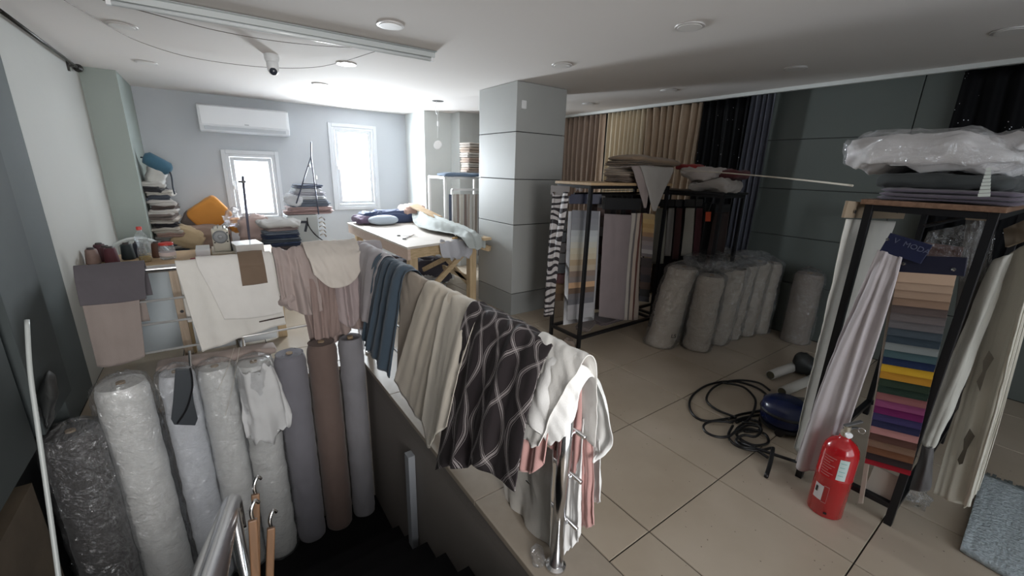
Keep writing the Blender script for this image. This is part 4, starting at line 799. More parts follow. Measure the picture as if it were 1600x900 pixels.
puff('bright red cloth peeping out behind the white crumpled cloth', (2.52,1.62,1.66), (.20,.24,.05), fab('bright_red_cloth',(.32,.04,.04)), 17, nz=.01, name='folded_cloth', group=PM)
puff('pale grey cloth hanging over the shadow rack edge', (2.44,1.30,1.50), (.24,.42,.11), fab('pale_cloth_low',(.42,.39,.37)), 18, nz=.03, sc_=6, name='crumpled_cloth', group=PM)
solo('rope', tube(B(), smooth_path([W(1062,266,0,2.30),W(1130,270,0,2.10),W(1200,276,0,1.75),W(1270,283,0,1.35),W(1332,290,0,.97)],6), .005, 8), mat('cream_rope',(.60,.55,.47),.8,bump=.3,bs=200), 'cream rope stretched between the middle and right racks', 'rope', smooth=True)
#SECTION_BALES
BALE = fab('quilted_bale',(.40,.345,.285),.08,60,.3)
bl = [(1.93,1.32,.13,.74,.20,-.02,'plump cream batting roll leaning right, nearest the middle rack'),(2.16,1.07,.115,.70,.06,.0,'cream batting roll with gridded foot beside the leaning one'),
 (2.19,1.32,.09,.72,.12,-.02,'slim batting roll behind the first two'),(2.46,1.07,.115,.73,.14,-.02,'batting roll leaning right, third along the front'),(2.70,1.05,.10,.74,.10,0,'wrinkled batting roll in the middle of the group'),
 (2.93,1.01,.10,.76,.08,0,'batting roll standing upright near the grey curtain'),(2.62,1.30,.10,.76,.06,0,'batting roll in the back row under loose plastic'),(2.88,1.27,.10,.78,.04,0,'rearmost batting roll beside the curtain'),
 (3.14,.97,.10,.74,.04,0,'dim batting roll next to the wall panels'),(3.14,1.22,.10,.76,.0,0,'batting roll deepest in the corner by the wall')]
for i, (x, y, r_, h, lx, ly, lb) in enumerate(bl):
    t = roll(x, y, .002, h, r_, BALE, lb, 40+i, True, (lx,ly), cat='batting roll', group='batting rolls standing on the floor', name='batting_roll', wr=.014, sh=.03)
    if i == 0:
        text('lettering', 'L5', .05, BLKPL, t, (1.905,1.165,.135), (.82,-.57,0), (0.15,0,1))
roll(3.19,.62,.002,.70,.12,fab('tan_bale',(.29,.24,.205)),'smooth tan batting roll standing apart by the dark wall', 55, True, (0,0), cat='batting roll', group='batting rolls standing on the floor', name='batting_roll', wr=.004)
# loose film over the bales
solo('plastic_film_heap', pad(B(), (2.6,1.15,.81), (1.0,.5,.10), 0, .5, .8, .045, 5, 3, 80, 20), FILM, 'loose clear plastic lying over the tops of the batting rolls', 'plastic sheet', smooth=True)
#SECTION_FLOORITEMS
# fire extinguisher
ex, ey = .845, -.41
t = thing('fire_extinguisher', 'red fire extinguisher with white labels standing on the tiled floor', 'fire extinguisher', (ex,ey,0))
RED = mat('red_enamel',(.42,.008,.012),.18,coat=.5,bump=.01,bs=5); R_ = .072
obj('cylinder', lathe(B(), (ex,ey,0), [(R_-.003,.001),(R_,.004),(R_,.21),(R_+.0015,.213),(R_+.0015,.218),(R_,.221),(R_,.335),(R_-.006,.365),(R_-.02,.39),(R_-.04,.405),(.022,.412),(.022,.425)], 48), RED, t, smooth=True)
obj('valve', lathe(B(), (ex,ey,.425), [(.02,0),(.02,.02),(.014,.024),(.014,.05),(.009,.052)], 20), mat('brass',(.55,.50,.40),.35,.8), t)
bm = B(); bar(bm, (ex-.015,ey+.01,.478), (ex+.07,ey-.03,.492), .016, .008); bar(bm, (ex-.01,ey+.01,.462), (ex+.06,ey-.025,.458), .014, .006); obj('lever', bm, mat('grey_lever',(.10,.10,.10),.4), t, bevel=.002)
tor = [(ex+.035+.0*a, ey-.045+.013*math.cos(a), .462+.013*math.sin(a)) for a in [2*PI*k/16 for k in range(17)]]
obj('pin_ring', tube(B(), tor, .0022, 6), CHROME, t)
obj('gauge', lathe(B(), (ex-.02,ey-.012,.445), [(.014,0),(.014,.012),(0,.013)], 18, (-.7,-.7,0)), WHITE, t)
def curved(a0, a1, z0, z1, off=.0012, n=10):
    bm = B(); A = [bm.verts.new((ex+(R_+off)*math.cos(a0+(a1-a0)*k/n), ey+(R_+off)*math.sin(a0+(a1-a0)*k/n), z0)) for k in range(n+1)]
    D = [bm.verts.new((ex+(R_+off)*math.cos(a0+(a1-a0)*k/n), ey+(R_+off)*math.sin(a0+(a1-a0)*k/n), z1)) for k in range(n+1)]
    for k in range(n): bm.faces.new((A[k],A[k+1],D[k+1],D[k]))
    return bm
ac = math.atan2(CAM.y-ey, CAM.x-ex)
LBL = mat('pale_label',(.55,.66,.64),.5); LBLW = mat('white_label',(.60,.55,.55),.5); PRT = mat('pink_print',(.50,.22,.22),.5); GRN = mat('green_print',(.15,.40,.38),.5)
lab = obj('label', curved(ac+.12, ac+.62, .225, .335), LBL, t, smooth=True)
for k in range(4): obj('print_line', curved(ac+.18, ac+.50-.05*(k%2), .315-.022*k, .318-.022*k, .002), GRN, t)
for k in range(8): obj('print_line', curved(ac-.75, ac-.05-.15*(k%3), .325-.014*k, .328-.014*k, .0012), PRT, t)
obj('label', curved(ac-.85, ac-.30, .085, .165), LBLW, t, smooth=True)
obj('label_mark', curved(ac-.78, ac-.62, .12, .15, .002), BLKPL, t)
for z0 in (.08,.168): obj('print_line', curved(ac-.30, ac-.02, z0, z0+.0025, .0014), PRT, t)
obj('print_line', curved(ac-.03, ac-.015, .08, .17, .0014), PRT, t)
obj('base_mark', curved(ac+.0, ac+.18, .022, .034, .0014), BLKPL, t)
# cable coils and vacuum cleaner
def G(px, py, z=.008): return W(px, py, 2, z)
def loop(pts, r_=.0065): return tube(B(), smooth_path([G(*p) for p in pts],5), r_, 8)
CB = mat('black_cable',(.008,.008,.009),.4)
t = thing('extension_cable','tangled black cable coiled on the tiles beside the blue vacuum','cable',G(1150,690))
loops = [[(1215,640),(1190,610),(1150,596),(1110,600),(1085,615),(1077,632),(1085,650),(1105,658),(1130,655),(1150,652)],
 [(1150,652),(1120,640),(1104,625),(1112,608),(1130,598),(1155,594),(1185,598),(1203,610)],
 [(1130,598),(1160,604),(1178,620),(1180,635),(1170,655),(1150,672),(1160,690),(1185,705),(1200,715)],
 [(1145,660),(1115,658),(1100,664),(1102,674),(1118,682),(1138,682),(1152,672),(1170,664),(1190,668)],
 [(1138,655),(1155,648),(1185,642),(1205,637)],[(1140,660),(1165,652),(1195,648),(1215,650)],
 [(1145,665),(1138,680),(1145,692),(1160,700),(1185,704),(1205,700)],[(1160,660),(1180,662),(1190,672),(1180,682),(1162,680),(1150,688),(1160,698),(1180,700)],
 [(1150,660),(1168,655),(1186,660),(1186,672),(1166,674),(1152,668)],[(1152,676),(1170,670),(1195,678),(1200,692),(1180,696),(1160,688),(1150,678)]]
for k, l in enumerate(loops): obj('cable_loop', tube(B(), smooth_path([G(p[0],p[1],.010+.011*(k%4)) for p in l],5), .0082, 8), CB, t, smooth=True)
vx, vy = 1.42,.02
t = thing('vacuum_cleaner','dark blue drum vacuum cleaner behind the ivory hanger','vacuum cleaner',(vx,vy,0))
obj('drum', lathe(B(), (vx,vy,.05), [(.12,0),(.135,.02),(.14,.09),(.13,.13),(.09,.155),(0,.16)], 32), mat('dark_blue_plastic',(.008,.014,.06),.25), t, smooth=True)
obj('rim', lathe(B(), (vx,vy,.12), [(.141,0),(.145,.01),(.141,.02)], 32), BLKPL, t)
for a in (0.3,1.9,3.4,5.0): obj('wheel', lathe(B(), (vx+.12*math.cos(a),vy+.12*math.sin(a),.028), [(.0,-.012),(.026,-.012),(.026,.012),(0,.012)], 16, (math.cos(a),math.sin(a),0)), BLKPL, t)
obj('base', lathe(B(), (vx,vy,.03), [(.13,0),(.13,.022)], 28), BLKPL, t)
t = thing('black_stand','black tubular floor stand with a bent foot next to the coil','stand',G(1205,715))
obj('foot', tube(B(), smooth_path([W(1208,700,2,.05),W(1204,722,2,.03),W(1197,745,2,.012)],4), .011, 10), BLKPL, t, smooth=True)
obj('crossbar', tube(B(), [W(1150,690,2,.03),W(1215,712,2,.04),W(1255,725,2,.04)], .009, 10), BLKPL, t, smooth=True)
for i, (a, c, r_, col, lb) in enumerate((((1204,586),(1262,565),.038,(.36,.34,.31),'pale cardboard tube lying open toward the coil'),((1222,612),(1275,590),.036,(.40,.38,.34),'second pale tube lying below the first'),((1196,622),(1262,628),.030,(.09,.08,.06),'dark olive wrapped tube lying by the vacuum'))):
    pa_, pb_ = G(a[0],a[1],r_+.004), G(c[0],c[1],r_+.004); lo = thing('cardboard_tube', lb, 'tube', pa_, 'tubes lying on the floor')
    obj('tube', tube(B(), [pa_, pb_], r_, 20), fab('tube_%d'%i, col), lo, smooth=True)
    obj('dark_bore_disc', tube(B(), [pa_+(pa_-pb_).normalized()*.001, pa_+(pa_-pb_).normalized()*.003], r_*.8, 20), mat('olive_hole',(.06,.055,.035),.9), lo)  # dark disc painting the shaded hollow of the open tube end
solo('black_bag', pad(B(), W(1258,568,2,.10), (.14,.16,.18), .2, .8, .9, .02, 9, 3), mat('black_bag', (.02,.022,.022), .5), 'small black bag standing behind the ivory hanger', 'bag', smooth=True)
# blue ribbed bale at the bottom right
RIB, N, L, b = nodes_mat('blue_grey_ribbed_textile'); uv = N.new('ShaderNodeTexCoord'); nz_ = N.new('ShaderNodeTexNoise'); nz_.inputs['Scale'].default_value = 70; nz_.inputs['Detail'].default_value=4; L.new(uv.outputs['Object'], nz_.inputs[0])
r = N.new('ShaderNodeValToRGB'); r.color_ramp.elements[0].color=(.32,.37,.39,1); r.color_ramp.elements[1].color=(.46,.51,.54,1); r.color_ramp.elements[0].position=.35; r.color_ramp.elements[1].position=.65; L.new(nz_.outputs[0], r.inputs[0]); L.new(r.outputs[0], b.inputs['Base Color'])
bp = N.new('ShaderNodeBump'); bp.inputs['Distance'].default_value=.01; L.new(nz_.outputs[0], bp.inputs['Height']); L.new(bp.outputs[0], b.inputs['Normal']); b.inputs['Roughness'].default_value=.9
t = thing('ribbed_rug','blue grey ribbed rug with dark fringe lying on tiles, bottom right corner','rug',(1.4,-1.2,0))
RV = [[(1.07,-.85,.020),(1.04,-1.05,.018),(1.02,-1.30,.018),(1.0,-1.6,.018)],[(1.45,-.84,.019),(1.44,-1.1,.018),(1.44,-1.3,.018),(1.42,-1.6,.018)],[(1.87,-.83,.018),(1.86,-1.1,.018),(1.86,-1.3,.018),(1.86,-1.6,.018)]]
sheet('ribbed_face', RV, RIB, t, 9, .0022, 3, 200, 14, thick=.026, crumple=.001)
FR = fab('dark_green_fringe',(.06,.075,.07))
for k in range(34): obj('tassel', bar(B(), (1.85,-.845-.021*k,.022), (1.925+.012*math.sin(k*2.1),-.845-.021*k+.006*math.sin(k*3.3),.010), .015, .014), FR, t)
#SECTION_WORKTABLE
t = thing('work_table','pale pine trestle work table with crossed legs before the bright window','table',(.7,4.2,0))
c4 = [(.12,3.12),(1.12,3.36),(1.13,5.30),(.10,5.30)]
def prism(pts, z0, z1):
    bm = B(); lo = [bm.verts.new((x,y,z0)) for x,y in pts]; hi = [bm.verts.new((x,y,z1)) for x,y in pts]; bm.faces.new(lo[::-1]); bm.faces.new(hi)
    for k in range(len(pts)): q=(k+1)%len(pts); bm.faces.new((lo[k],lo[q],hi[q],hi[k]))
    return bm
obj('table_top', prism(c4, .775, .80), wood('glare_pale_top',(.68,.62,.56),(.80,.75,.70)), t, bevel=.003)  # top wood lightened so its colour carries the window glare
obj('apron', prism([(.13,3.14),(.16,3.14),(.14,5.3),(.11,5.3)], .66, .775), wood('pinkish_board',(.60,.45,.37),(.70,.55,.46)), t)
obj('apron', bar(B(), (.16,3.16,.72), (1.09,3.385,.72), .025, .10), PINE, t)
obj('end_plank', bar(B(), (1.0,4.3,.816), (1.085,3.12,.816), .10, .03), PINE, t, bevel=.002)
obj('end_plank', bar(B(), (.96,3.40,.745), (1.12,3.13,.70), .05, .06), PINE, t, bevel=.002)
for x, y in ((1.07,3.47),(1.07,4.62),(.22,3.25),(.22,5.2),(1.07,5.22)): obj('leg', bx((x-.045,y-.045,.003),(x+.045,y+.045,.775)), PINEZ, t, bevel=.003)
obj('brace', bar(B(), (1.06,3.44,.70), (.75,4.4,.18), .03, .06), PINE, t); obj('brace', bar(B(), (1.07,3.56,.20), (1.07,4.6,.55), .03, .06), PINE, t)
obj('brace', bar(B(), (1.06,3.46,.70), (.35,3.35,.15), .03, .06), PINE, t); obj('stretcher', bar(B(), (1.07,3.5,.26), (1.07,4.62,.26), .03, .06), PINE, t)
solo('pine_board', bar(B(), (.98,5.0,1.04), (1.06,4.36,.93), .14, .03), OAKL, 'pale plank sloping down across the back of the work table', 'plank', bevel=.002)
TG = 'cloths heaped on the work table'
puff('dark navy and plum cloth heap at the window end of work table', (.68,5.15,.885), (.85,.42,.16), fab('navy_heap',(.06,.08,.15)), 61, nz=.03, name='cloth_heap', group=TG)
puff('dark plum cloth heap left of the pale blue dome on table', (.33,5.1,.86), (.36,.40,.10), fab('plum_heap',(.15,.11,.17)), 62, nz=.02, name='cloth_heap', group=TG)
puff('pale blue domed cushion on the work table', (.47,4.85,.87), (.40,.26,.13), fab('pale_blue_dome',(.45,.52,.60),.03), 63, nz=.003, e1=.8, e2=.9, name='cushion', group=TG)
puff('white and rust striped cloth heap on far right of work table', (1.0,5.12,.92), (.32,.33,.24), fab('rust_stripe',(.58,.40,.34)), 64, nz=.04, name='cloth_heap', group=TG)
sheet('draped_cloth', [[(1.10,5.0,.95),(1.05,4.9,1.0),(.92,4.9,.92)],[(1.10,4.5,.88),(1.0,4.5,.96),(.78,4.5,.84)],[(1.09,4.0,.86),(.98,3.95,.93),(.70,4.0,.83)],[(1.10,3.6,.86),(1.0,3.45,.89),(.80,3.5,.83)],[(1.08,3.22,.84),(.95,3.20,.83),(.75,3.16,.83)],[(1.05,3.10,.74),(.93,3.10,.71),(.80,3.10,.75)]], fab('grey_green_cloth',(.42,.45,.44)), None, 3, .02, 65, 50, 60, crumple=.014, label='grey green cloth trailing along the table and over its near edge', cat='cloth', group=TG)
sheet('draped_cloth', [[(.55,3.26,.803),(.95,3.36,.803)],[(.52,3.20,.79),(.97,3.33,.79)],[(.52,3.14,.68),(.96,3.27,.66)],[(.55,3.14,.64),(.9,3.25,.60)]], fab('pale_hanging_cloth',(.50,.50,.54)), None, 3, .01, 66, 40, 20, label='thin pale cloth drooping from the near table edge', cat='cloth', hem=.06)
t = thing('scissors','pair of scissors lying open on the work table','scissors',(.40,3.75,.805))
obj('blades', bar(bar(B(), (.30,3.62,.806), (.50,3.85,.806), .014, .005), (.33,3.80,.81), (.47,3.68,.81), .014, .005), CHROME, t)
for p in ((.27,3.58,.808),(.30,3.83,.808)): obj('handle', tube(B(), [(p[0]+.02*math.cos(a),p[1]+.02*math.sin(a),p[2]) for a in [2*PI*k/12 for k in range(13)]], .004, 6), BLKPL, t)
solo('chalk_block', pad(B(), (.78,3.35,.815), (.07,.04,.025), .4), mat('ochre_block',(.45,.28,.10),.6), 'small ochre block on the near edge of the work table', 'block', smooth=True)
solo('bubble_wrap_heap', pad(B(), (.55,3.75,.14), (.5,.5,.27), 0, .7, .8, .05, 8, 3, 60, 24), mat('bubble_wrap',(.50,.52,.56),.25,bump=.5,bs=60), 'crumpled bubble wrap heap under the work table', 'bubble wrap', smooth=True)
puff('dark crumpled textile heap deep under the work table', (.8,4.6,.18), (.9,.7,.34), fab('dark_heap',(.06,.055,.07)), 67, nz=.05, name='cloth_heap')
# white steel rack in the niche
t = thing('white_rack','white steel garment rack beside the square pillar at back','rack',(1.5,4.5,0))
bm = B()
for x, y in ((1.17,4.35),(1.17,4.85),(1.92,4.35),(1.92,4.85)): obj('leg', bx((x-.015,y-.015,0),(x+.015,y+.015,1.46)), WHITEST, t)
for a, c in (((1.17,4.35,1.46),(1.92,4.35,1.46)),((1.17,4.85,1.46),(1.92,4.85,1.46)),((1.17,4.35,1.46),(1.17,4.85,1.46)),((1.92,4.35,1.46),(1.92,4.85,1.46)),((1.30,4.4,1.30),(1.92,4.4,1.30)),((1.30,4.4,1.30),(1.30,4.4,.02))): bar(bm, a, c, .03)
obj('top_frame', bm, WHITEST, t)
cg = [(.10,.12,.17),(.55,.52,.48),(.36,.30,.27),(.60,.57,.52),(.30,.24,.22),(.52,.46,.42),(.64,.62,.58),(.42,.36,.32),(.24,.22,.24),(.58,.52,.47),(.64,.62,.6),(.45,.41,.38)]
for k, c in enumerate(cg):
    x = 1.22+.058*k
    sheet('sample_hanger', [[(x,4.34,.35),(x+.03,4.34,.35),(x+.05,4.36,.35)],[(x,4.34,.8),(x+.025,4.345,.8),(x+.05,4.35,.8)],[(x,4.34,1.24),(x+.025,4.34,1.24),(x+.045,4.34,1.24)]], fab('rack_cloth_%d'%k, c), None, 1, .006, k, 10, 12,
      label=['dark navy','ivory','mauve taupe','off white','brown taupe','pale rose','bright white','dusty brown','charcoal','sand','chalk white','warm grey'][k]+' narrow fabric hanging on the white steel rack', cat='sample hanger', group='fabrics hanging on the white rack')
puff('blue denim cloth folded on top of the white steel rack', (1.45,4.45,1.50), (.60,.34,.05), fab('denim_blue',(.16,.22,.31)), 71, nz=.01, name='folded_cloth')
for k in range(6):
    solo('folded_cloth', folded(B(), (1.74+.01*(k%2),4.55,1.535+.068*k), (.34+.04*(k>2)+.03*(k==3),.28,.064), 2, .05*k-.1, 80+k, .005), fab('peach_stack_%d'%k,((.48,.38,.32),(.58,.52,.46),(.46,.35,.29),(.60,.55,.50),(.50,.40,.33),(.56,.50,.45))[k]),
      ['lowest peach','second pale','third peach','wide fourth off white','fifth peach','topmost pale'][k]+' folded cloth in the stack above the white rack', 'cloth', 'folded stack above the white rack', smooth=True)
#SECTION_SEWING
TZ = .78
t = thing('sewing_table','low oak sewing table behind the back rail with thread cones on it','table',(-1.7,3.6,0))
obj('table_top', bx((-2.29,3.30,TZ-.025),(-1.0,3.98,TZ)), OAKL, t, bevel=.002)
for x, y in ((-1.74,3.36),(-1.05,3.36),(-2.24,3.92),(-1.05,3.92)): obj('leg', bx((x-.035,y-.02,.003),(x+.035,y+.02,TZ-.025)), PINEZ, t, bevel=.002)
obj('modesty_panel', bx((-2.27,3.40,.05),(-1.05,3.415,TZ-.03)), mat('pale_blue_panel',(.50,.56,.60),.6,var=.06,vs=3), t)
solo('wooden_upright', bx((-1.735,2.72,.003),(-1.685,2.75,.86)), wood('aged_oak',(.26,.19,.13),(.40,.32,.24),axis=2), 'aged wooden upright with a bolt hole behind the back rail', 'post', bevel=.002)
solo('bolt_hole', lathe(B(), (-1.705,2.72,.56), [(.011,0),(.011,.003)], 12, (0,-1,0)), BLKPL, 'small black bolt in the aged wooden upright', 'bolt')
solo('glue_floor_board', bx((-1.66,2.70,.25),(-1.15,2.76,.85)), mat('pale_panel',(.5,.52,.53),.7), 'pale board standing behind the off white cloth at the rail', 'board')
def cone(x, y, c, lb, h=.115, top=None):
    t = thing('thread_cone', lb, 'thread cone', (x,y,TZ), 'thread cones on the sewing table'); m_ = mat('thread_%s'%'_'.join('%d'%(v*999) for v in c), c, .6, bump=.3, bs=300, var=.15, vs=60)
    obj('thread', lathe(B(), (x,y,TZ+.001), [(.044,.004),(.046,.01),(.036,h-.01),(.032,h)], 24), m_, t, smooth=True)
    obj('cone_core', lathe(B(), (x,y,TZ+.001), [(.040,0),(.040,.004),(.024,h),(.020,h+.012),(.014,h+.012)], 20), mat('cone_core_%s'%('w' if top else 'b'), top or (.04,.03,.03), .6), t)
cone(-2.245,3.62,(.22,.15,.13),'dusty rose brown thread cone nearest the left wall'); cone(-2.175,3.70,(.07,.02,.025),'dark maroon thread cone second from the left wall')
cone(-2.235,3.86,(.07,.02,.03),'small maroon thread cone tucked behind the two left ones')
cone(-2.135,3.60,(.09,.02,.03),'wine red thread cone with bright rim',.12); cone(-2.05,3.72,(.012,.022,.025),'black green thread cone left of the oil bottle',.125); cone(-1.985,3.80,(.03,.035,.05),'dark slate thread cone beside the oil bottle',.12)
cone(-1.86,3.72,(.085,.035,.02),'brown thread cone between bottle and red lidded jar',.12)
t = thing('oil_bottle','clear plastic bottle with red cap and amber oil on sewing table','bottle',(-1.93,3.55,TZ))
obj('bottle', lathe(B(), (-1.93,3.55,TZ+.001), [(.036,0),(.042,.006),(.042,.09),(.034,.12),(.032,.14),(.042,.18),(.042,.205),(.024,.235),(.014,.245),(.014,.26)], 28), film('bottle_plastic',(.85,.88,.88),.35,.06), t, smooth=True)
obj('oil', lathe(B(), (-1.93,3.55,TZ+.003), [(.038,0),(.039,.005),(.039,.045),(0,.046)], 24), mat('amber_oil',(.35,.22,.03),.15), t, smooth=True)
obj('cap', lathe(B(), (-1.93,3.55,TZ+.258), [(.018,0),(.018,.022),(.015,.026)], 20), mat('red_cap',(.5,.04,.03),.35), t)
t = thing('glass_jar','clear jar with a red lid beside the brown thread cone','jar',(-1.79,3.60,TZ))
obj('jar', lathe(B(), (-1.79,3.60,TZ+.001), [(.050,0),(.056,.008),(.056,.09),(.048,.11),(.046,.12)], 28), film('jar_glass',(.85,.88,.90),.4,.05), t, smooth=True)
obj('lid', lathe(B(), (-1.79,3.60,TZ+.119), [(.050,0),(.050,.016),(.046,.02)], 28), mat('red_cap',(.5,.04,.03),.35), t)
obj('label', lathe(B(), (-1.79,3.60,TZ+.03), [(.0568,0),(.0568,.03)], 28), mat('pale_jar_label',(.6,.5,.48),.6), t)
# white plastic chair
t = thing('plastic_chair','white plastic garden chair with slatted round back by left wall','chair',(-2.05,4.45,0)); CW = mat('chair_white',(.66,.70,.70),.3)
arc = lambda f: (-2.05+.24*math.cos(PI*f), 4.25, .62+.255*math.sin(PI*f))
obj('back_frame', tube(B(), [arc(k/14) for k in range(15)], .016, 8), CW, t, smooth=True)
for k in range(6):
    x = -2.05-.15+.06*k; zt_ = .62+.255*math.sqrt(max(0,1-((x+2.05)/.24)**2)); obj('back_slat', bx((x-.015,4.245,.45),(x+.015,4.257,zt_)), CW, t)
obj('seat', pad(B(), (-2.05,4.46,.43), (.46,.44,.04), 0, .3, .5), CW, t, smooth=True)
for sx_ in (-1,1):
    for y in (4.27,4.65): obj('leg', bar(B(), (-2.05+.2*sx_,y,.42), (-2.05+.22*sx_,y+.01,.002), .035), CW, t)
# sewing machine
mx_, my_ = -1.40, 3.66
t = thing('sewing_machine','cream sewing machine with a grey handwheel facing the stairs','sewing machine',(mx_,my_,TZ)); MC = mat('cream_enamel',(.55,.52,.44),.3,bump=.02)
obj('bed', bx((mx_-.09,my_-.05,TZ+.001),(mx_+.09,my_+.32,TZ+.02)), MC, t, bevel=.004)
obj('column', bx((mx_-.07,my_-.02,TZ+.02),(mx_+.055,my_+.09,TZ+.22)), MC, t, bevel=.012)
obj('arm', bx((mx_-.05,my_+.09,TZ+.14),(mx_+.045,my_+.28,TZ+.215)), MC, t, bevel=.012)
obj('head', bx((mx_-.05,my_+.24,TZ+.07),(mx_+.045,my_+.31,TZ+.215)), MC, t, bevel=.012)
obj('handwheel', lathe(B(), (mx_-.01,my_-.02,TZ+.155), [(.056,0),(.058,.01),(.050,.018),(.044,.014),(.02,.014),(.016,.02),(0,.021)], 32, (0,-1,0)), mat('grey_wheel',(.20,.21,.22),.35), t, smooth=False)
for dx, dz in ((-.05,.22),(-.02,.235),(.02,.23),(.045,.225)): obj('thread_guide', tube(B(), smooth_path([(mx_+dx,my_+.03,TZ+.21),(mx_+dx,my_+.03,TZ+dz+.015),(mx_+dx+.015,my_+.03,TZ+dz+.02)],3), .004, 6), CHROME, t)
for dx, dz in ((.045,.19),(.04,.11),(-.055,.105)): obj('screw', lathe(B(), (mx_+dx,my_-.021,TZ+dz), [(.007,0),(.006,.003)], 10, (0,-1,0)), BLKPL, t)
obj('drive_belt', tube(B(), [(mx_+.06,my_-.01,TZ+.17),(mx_+.062,my_-.01,TZ+.02)], .005, 6), BLKPL, t)
solo('extension_plate', bx((-1.60,3.50,TZ+.001),(-1.50,3.78,TZ+.07)), WHITE, 'white machine extension box left of the sewing machine', 'box', bevel=.004)
solo('extension_plate', box(B(), (-1.22,3.68,TZ+.045), (.22,.26,.08), .15), WHITE, 'white machine extension box right of the sewing machine', 'box', bevel=.004)
puff('crimson cloth scrap on sewing table left of the machine', (-1.56,3.42,TZ+.012), (.16,.08,.022), fab('crimson_scrap',(.28,.03,.05)), 91, name='cloth_scrap', nz=.004)
t = thing('thread_stand','tall dark metal rod with clamp and brown base behind the machine','thread stand',(-1.22,3.84,TZ))
obj('rod', tube(B(), [W(392,395,1,3.84), W(379,275,1,3.84)], .011, 10), mat('dark_rod',(.10,.10,.14),.4,.6), t, smooth=True)
obj('clamp', box(B(), W(378,284,1,3.84), (.06,.025,.02)), BLACK, t)
# things behind the sewing table: cushions, folded stacks
BGp = 'cushions and bags heaped under the blind window'
puff('big orange cushion tilted on the heap left of the small window', (-1.47,5.75,.93), (.40,.13,.34), fab('orange_cushion',(.62,.27,.06)), 101, name='cushion', nz=.006, e1=.3, e2=.3, tilt=(.15,-.62), group=BGp, cat='cushion')
puff('orange cloth patch right of the orange cushion', (-1.17,5.7,.78), (.22,.16,.18), fab('orange_cushion',(.62,.27,.06)), 102, name='cushion', nz=.015, group=BGp, cat='cushion')
puff('brown floral cushion below the orange cushion', (-1.55,5.6,.66), (.55,.35,.28), fab('brown_heap',(.30,.21,.17)), 103, name='cushion', nz=.025, group=BGp, cat='cushion')
puff('tan cushion slumped against the clothes pile at left', (-1.72,5.5,.68), (.30,.28,.26), fab('tan_cushion',(.46,.35,.22)), 104, name='cushion', nz=.02, group=BGp, cat='cushion', tilt=(0,.5))
puff('dusty pink bundle in a bag beside the thread rod', (-1.02,5.45,.74), (.34,.3,.38), fab('pink_bundle',(.50,.38,.35)), 105, name='cloth_bundle', nz=.03, group=BGp, cat='bag')
solo('plastic_bag', pad(B(), (-1.15,5.5,.90), (.34,.26,.22), 0, .8, .9, .05, 9, 4, 60, 24), FILM, 'crumpled clear plastic bag over the pink bundle', 'bag', BGp, smooth=True)
puff('striped brown item peeping behind the orange cushion', (-1.66,5.78,.86), (.2,.12,.22), fab('dark_stripe',(.16,.13,.12)), 106, name='cushion', nz=.01, group=BGp, cat='cushion', tilt=(0,.5))
solo('storage_chest', bx((-2.0,5.30,.003),(-.62,6.1,.50)), fab('grey_chest',(.25,.24,.25)), 'low grey chest holding the cushions beneath the small window', 'chest', bevel=.01)
fs = [(.12,.10,.11),(.05,.07,.13),(.10,.12,.15),(.04,.06,.12),(.16,.19,.24),(.30,.24,.24)]
for k, c in enumerate(fs):
    solo('folded_cloth', folded(B(), (-.76,5.30,.505+.05*k), (.50-.02*k,.40,.048), 2, .03*k, 110+k, .006), fab('stack_%d'%k, c), ['lowest dark taupe','second navy','third slate','fourth navy','fifth blue grey','sixth mauve'][k]+' folded cloth in the stack under the small window', 'cloth', 'folded stack under the small window', smooth=True)
puff('white crumpled cloth topmost on the navy stack', (-.76,5.30,.845), (.50,.40,.10), fab('white_top',(.62,.62,.62)), 117, name='crumpled_cloth', nz=.03)
# clothes pile by the left column
rnd = random.Random(5); cc = [('dark navy',(.04,.05,.08)),('off white',(.50,.48,.45)),('charcoal',(.07,.07,.08)),('pale grey',(.42,.41,.40)),('rust and white',(.30,.20,.17)),('light beige',(.45,.41,.36)),('black',(.02,.02,.025)),('cream',(.52,.49,.45)),('brown grey',(.18,.15,.14)),('soft white',(.55,.53,.51)),('dark brown',(.08,.06,.055)),('dusty white',(.48,.46,.44)),('dark slate',(.06,.07,.09)),('ivory',(.52,.50,.46)),('near black',(.03,.03,.035)),('greyish white',(.50,.49,.47))]
z = .50
for k, (nm, c) in enumerate(cc):
    h = .052
    solo('crumpled_cloth', folded(B(), (-1.86+rnd.uniform(-.02,.03)-.006*k, 5.55+rnd.uniform(-.03,.03), z), (.29-.006*k+.03*(k%2), .36, h*1.15), 2, rnd.uniform(-.2,.2), 130+k, .020, .025), fab('pile_%d'%k, c), '%s crumpled garment in pile by left column, %s'%(nm, ['at the bottom','just above the bottom','low down','low, above a charcoal one','below the middle','below a black one','near the middle','in the middle','just above the middle','above a brown grey one','in the upper half','above a dark brown one','high up','above a dark slate one','near the top','topmost below the white bag'][k]), 'cloth', 'clothes pile by the left column', smooth=True); z += h
puff('pale cloth bag slumped under the blue bag on clothes pile', (-1.91,5.55,1.40), (.17,.32,.30), fab('pale_sack',(.52,.52,.50)), 150, name='cloth_bag', nz=.02, e1=.7, e2=.7, cat='bag', tilt=(0,.35))
t = thing('blue_bag','blue roll bag with a strap topmost on the clothes pile','bag',(-1.97,5.5,1.52))
obj('body', tube(B(), [(-1.97,5.40,1.61),(-1.95,5.40,1.60),(-1.85,5.45,1.52),(-1.79,5.47,1.48),(-1.77,5.48,1.465)], [.04,.07,.08,.078,.05], 20), fab('blue_bag_cloth',(.055,.13,.19)), t, smooth=True)
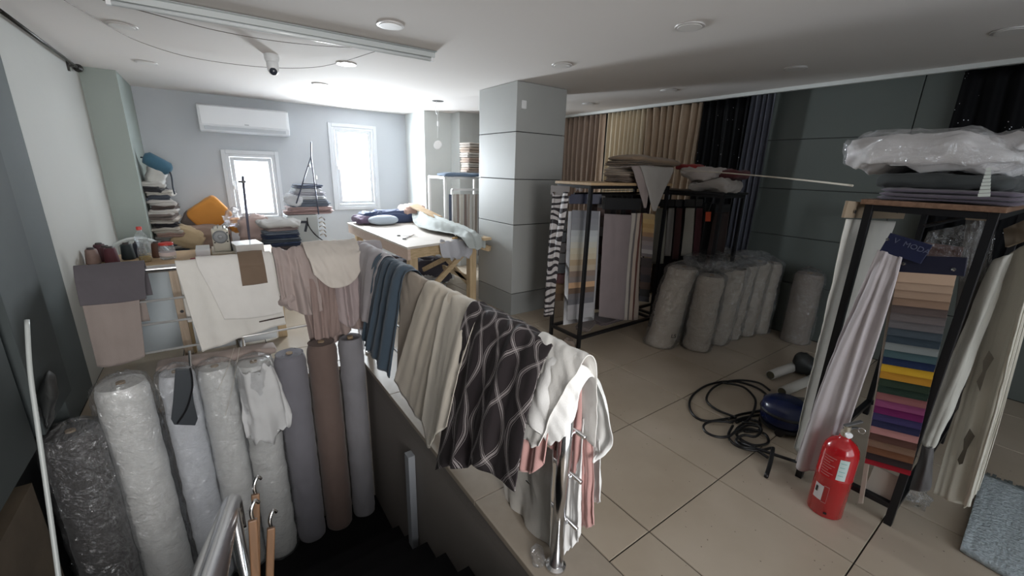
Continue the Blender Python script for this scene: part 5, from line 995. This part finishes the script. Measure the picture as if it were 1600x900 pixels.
obj('strap', tube(B(), smooth_path([(-2.0,5.40,1.60),(-1.90,5.41,1.58),(-1.80,5.42,1.49),(-1.765,5.42,1.42),(-1.77,5.42,1.28),(-1.765,5.42,1.20)],4), .008, 8), mat('dark_strap',(.04,.05,.07),.7), t, smooth=True)
# grey panel machine marked 7 with folded heap and thread stand
t = thing('overlock_cabinet','grey cabinet marked 7 with cables beside the tall window','cabinet',(-.42,5.25,0)); GP = mat('pale_grey_cabinet',(.50,.53,.53),.5,bump=.02)
obj('body', bx((-.66,5.20,.003),(-.30,5.60,.93)), GP, t, bevel=.006)
n7 = [W(466,347,1,5.195), W(480,347,1,5.195), W(477,362,1,5.195)]; bm = B(); bar(bm, n7[0], n7[1]+Vector((.012,0,0)), .004, .032, (0,0,1)); obj('number', bm, mat('black_print',(.03,.035,.05),.5), t); obj('number', bar(B(), n7[1], n7[2], .030, .004, (0,1,0)), mat('black_print',(.03,.035,.05),.5), t)
obj('cable', tube(B(), smooth_path([W(480,340,1,5.17),W(482,352,1,5.17),W(492,366,1,5.17),W(505,376,1,5.17)],5), .008, 6), BLKPL, t, smooth=True)
for k in range(5): obj('tension_arm', tube(B(), smooth_path([(-.29,5.19,.88-.055*k),(-.25,5.17,.90-.055*k),(-.22,5.18,.86-.055*k)],4), .010, 6), CHROME, t)
HG = 'folded cloths on the grey cabinet'
for k, (nm, c, wd) in enumerate((('rosy',(.40,.28,.27),.62),('dusty pink',(.46,.33,.32),.58),('slate blue',(.16,.19,.24),.52),('blue grey',(.20,.23,.28),.50),('white',(.55,.57,.60),.44),('pale lilac',(.48,.48,.54),.42),('soft white',(.58,.60,.64),.36),('blue black',(.10,.12,.17),.34))):
    solo('folded_cloth', folded(B(), (-.36+.012*(k%3),5.45,.935+.048*k), (wd,.36,.046), 2, .06*(k%3), 160+k, .008, .02), fab('cab_%d'%k, c), nm+' folded cloth on the grey cabinet, number %d from the bottom'%(k+1), 'cloth', HG, smooth=True)
puff('white cloth corner drooping left off the cabinet pile', (-.56,5.30,1.13), (.20,.12,.16), fab('white_droop',(.6,.62,.66)), 171, name='crumpled_cloth', nz=.02, tilt=(0,.5), group=HG)
t = thing('cone_thread_frame','thin metal thread tree with two splayed legs over cabinet pile','thread stand',(-.3,5.15,.94)); DR = mat('dark_wire',(.07,.08,.12),.4,.5)
ya = 5.12
obj('mast', tube(B(), [W(486,222,1,ya), W(486,245,1,ya)], .008, 8), DR, t)
obj('leg', tube(B(), [W(486,245,1,ya), W(463,318,1,ya)], .008, 8), DR, t); obj('leg', tube(B(), [W(486,245,1,ya), W(498,335,1,ya)], .008, 8), DR, t)
obj('crossbar', tube(B(), [W(472,287,1,ya), W(496,288,1,ya)], .006, 8), DR, t)
for p in ((484,262),(494,280)): obj('guide', lathe(B(), W(p[0],p[1],1,ya), [(.012,0),(.014,.03),(.008,.05)], 10), WHITE, t)
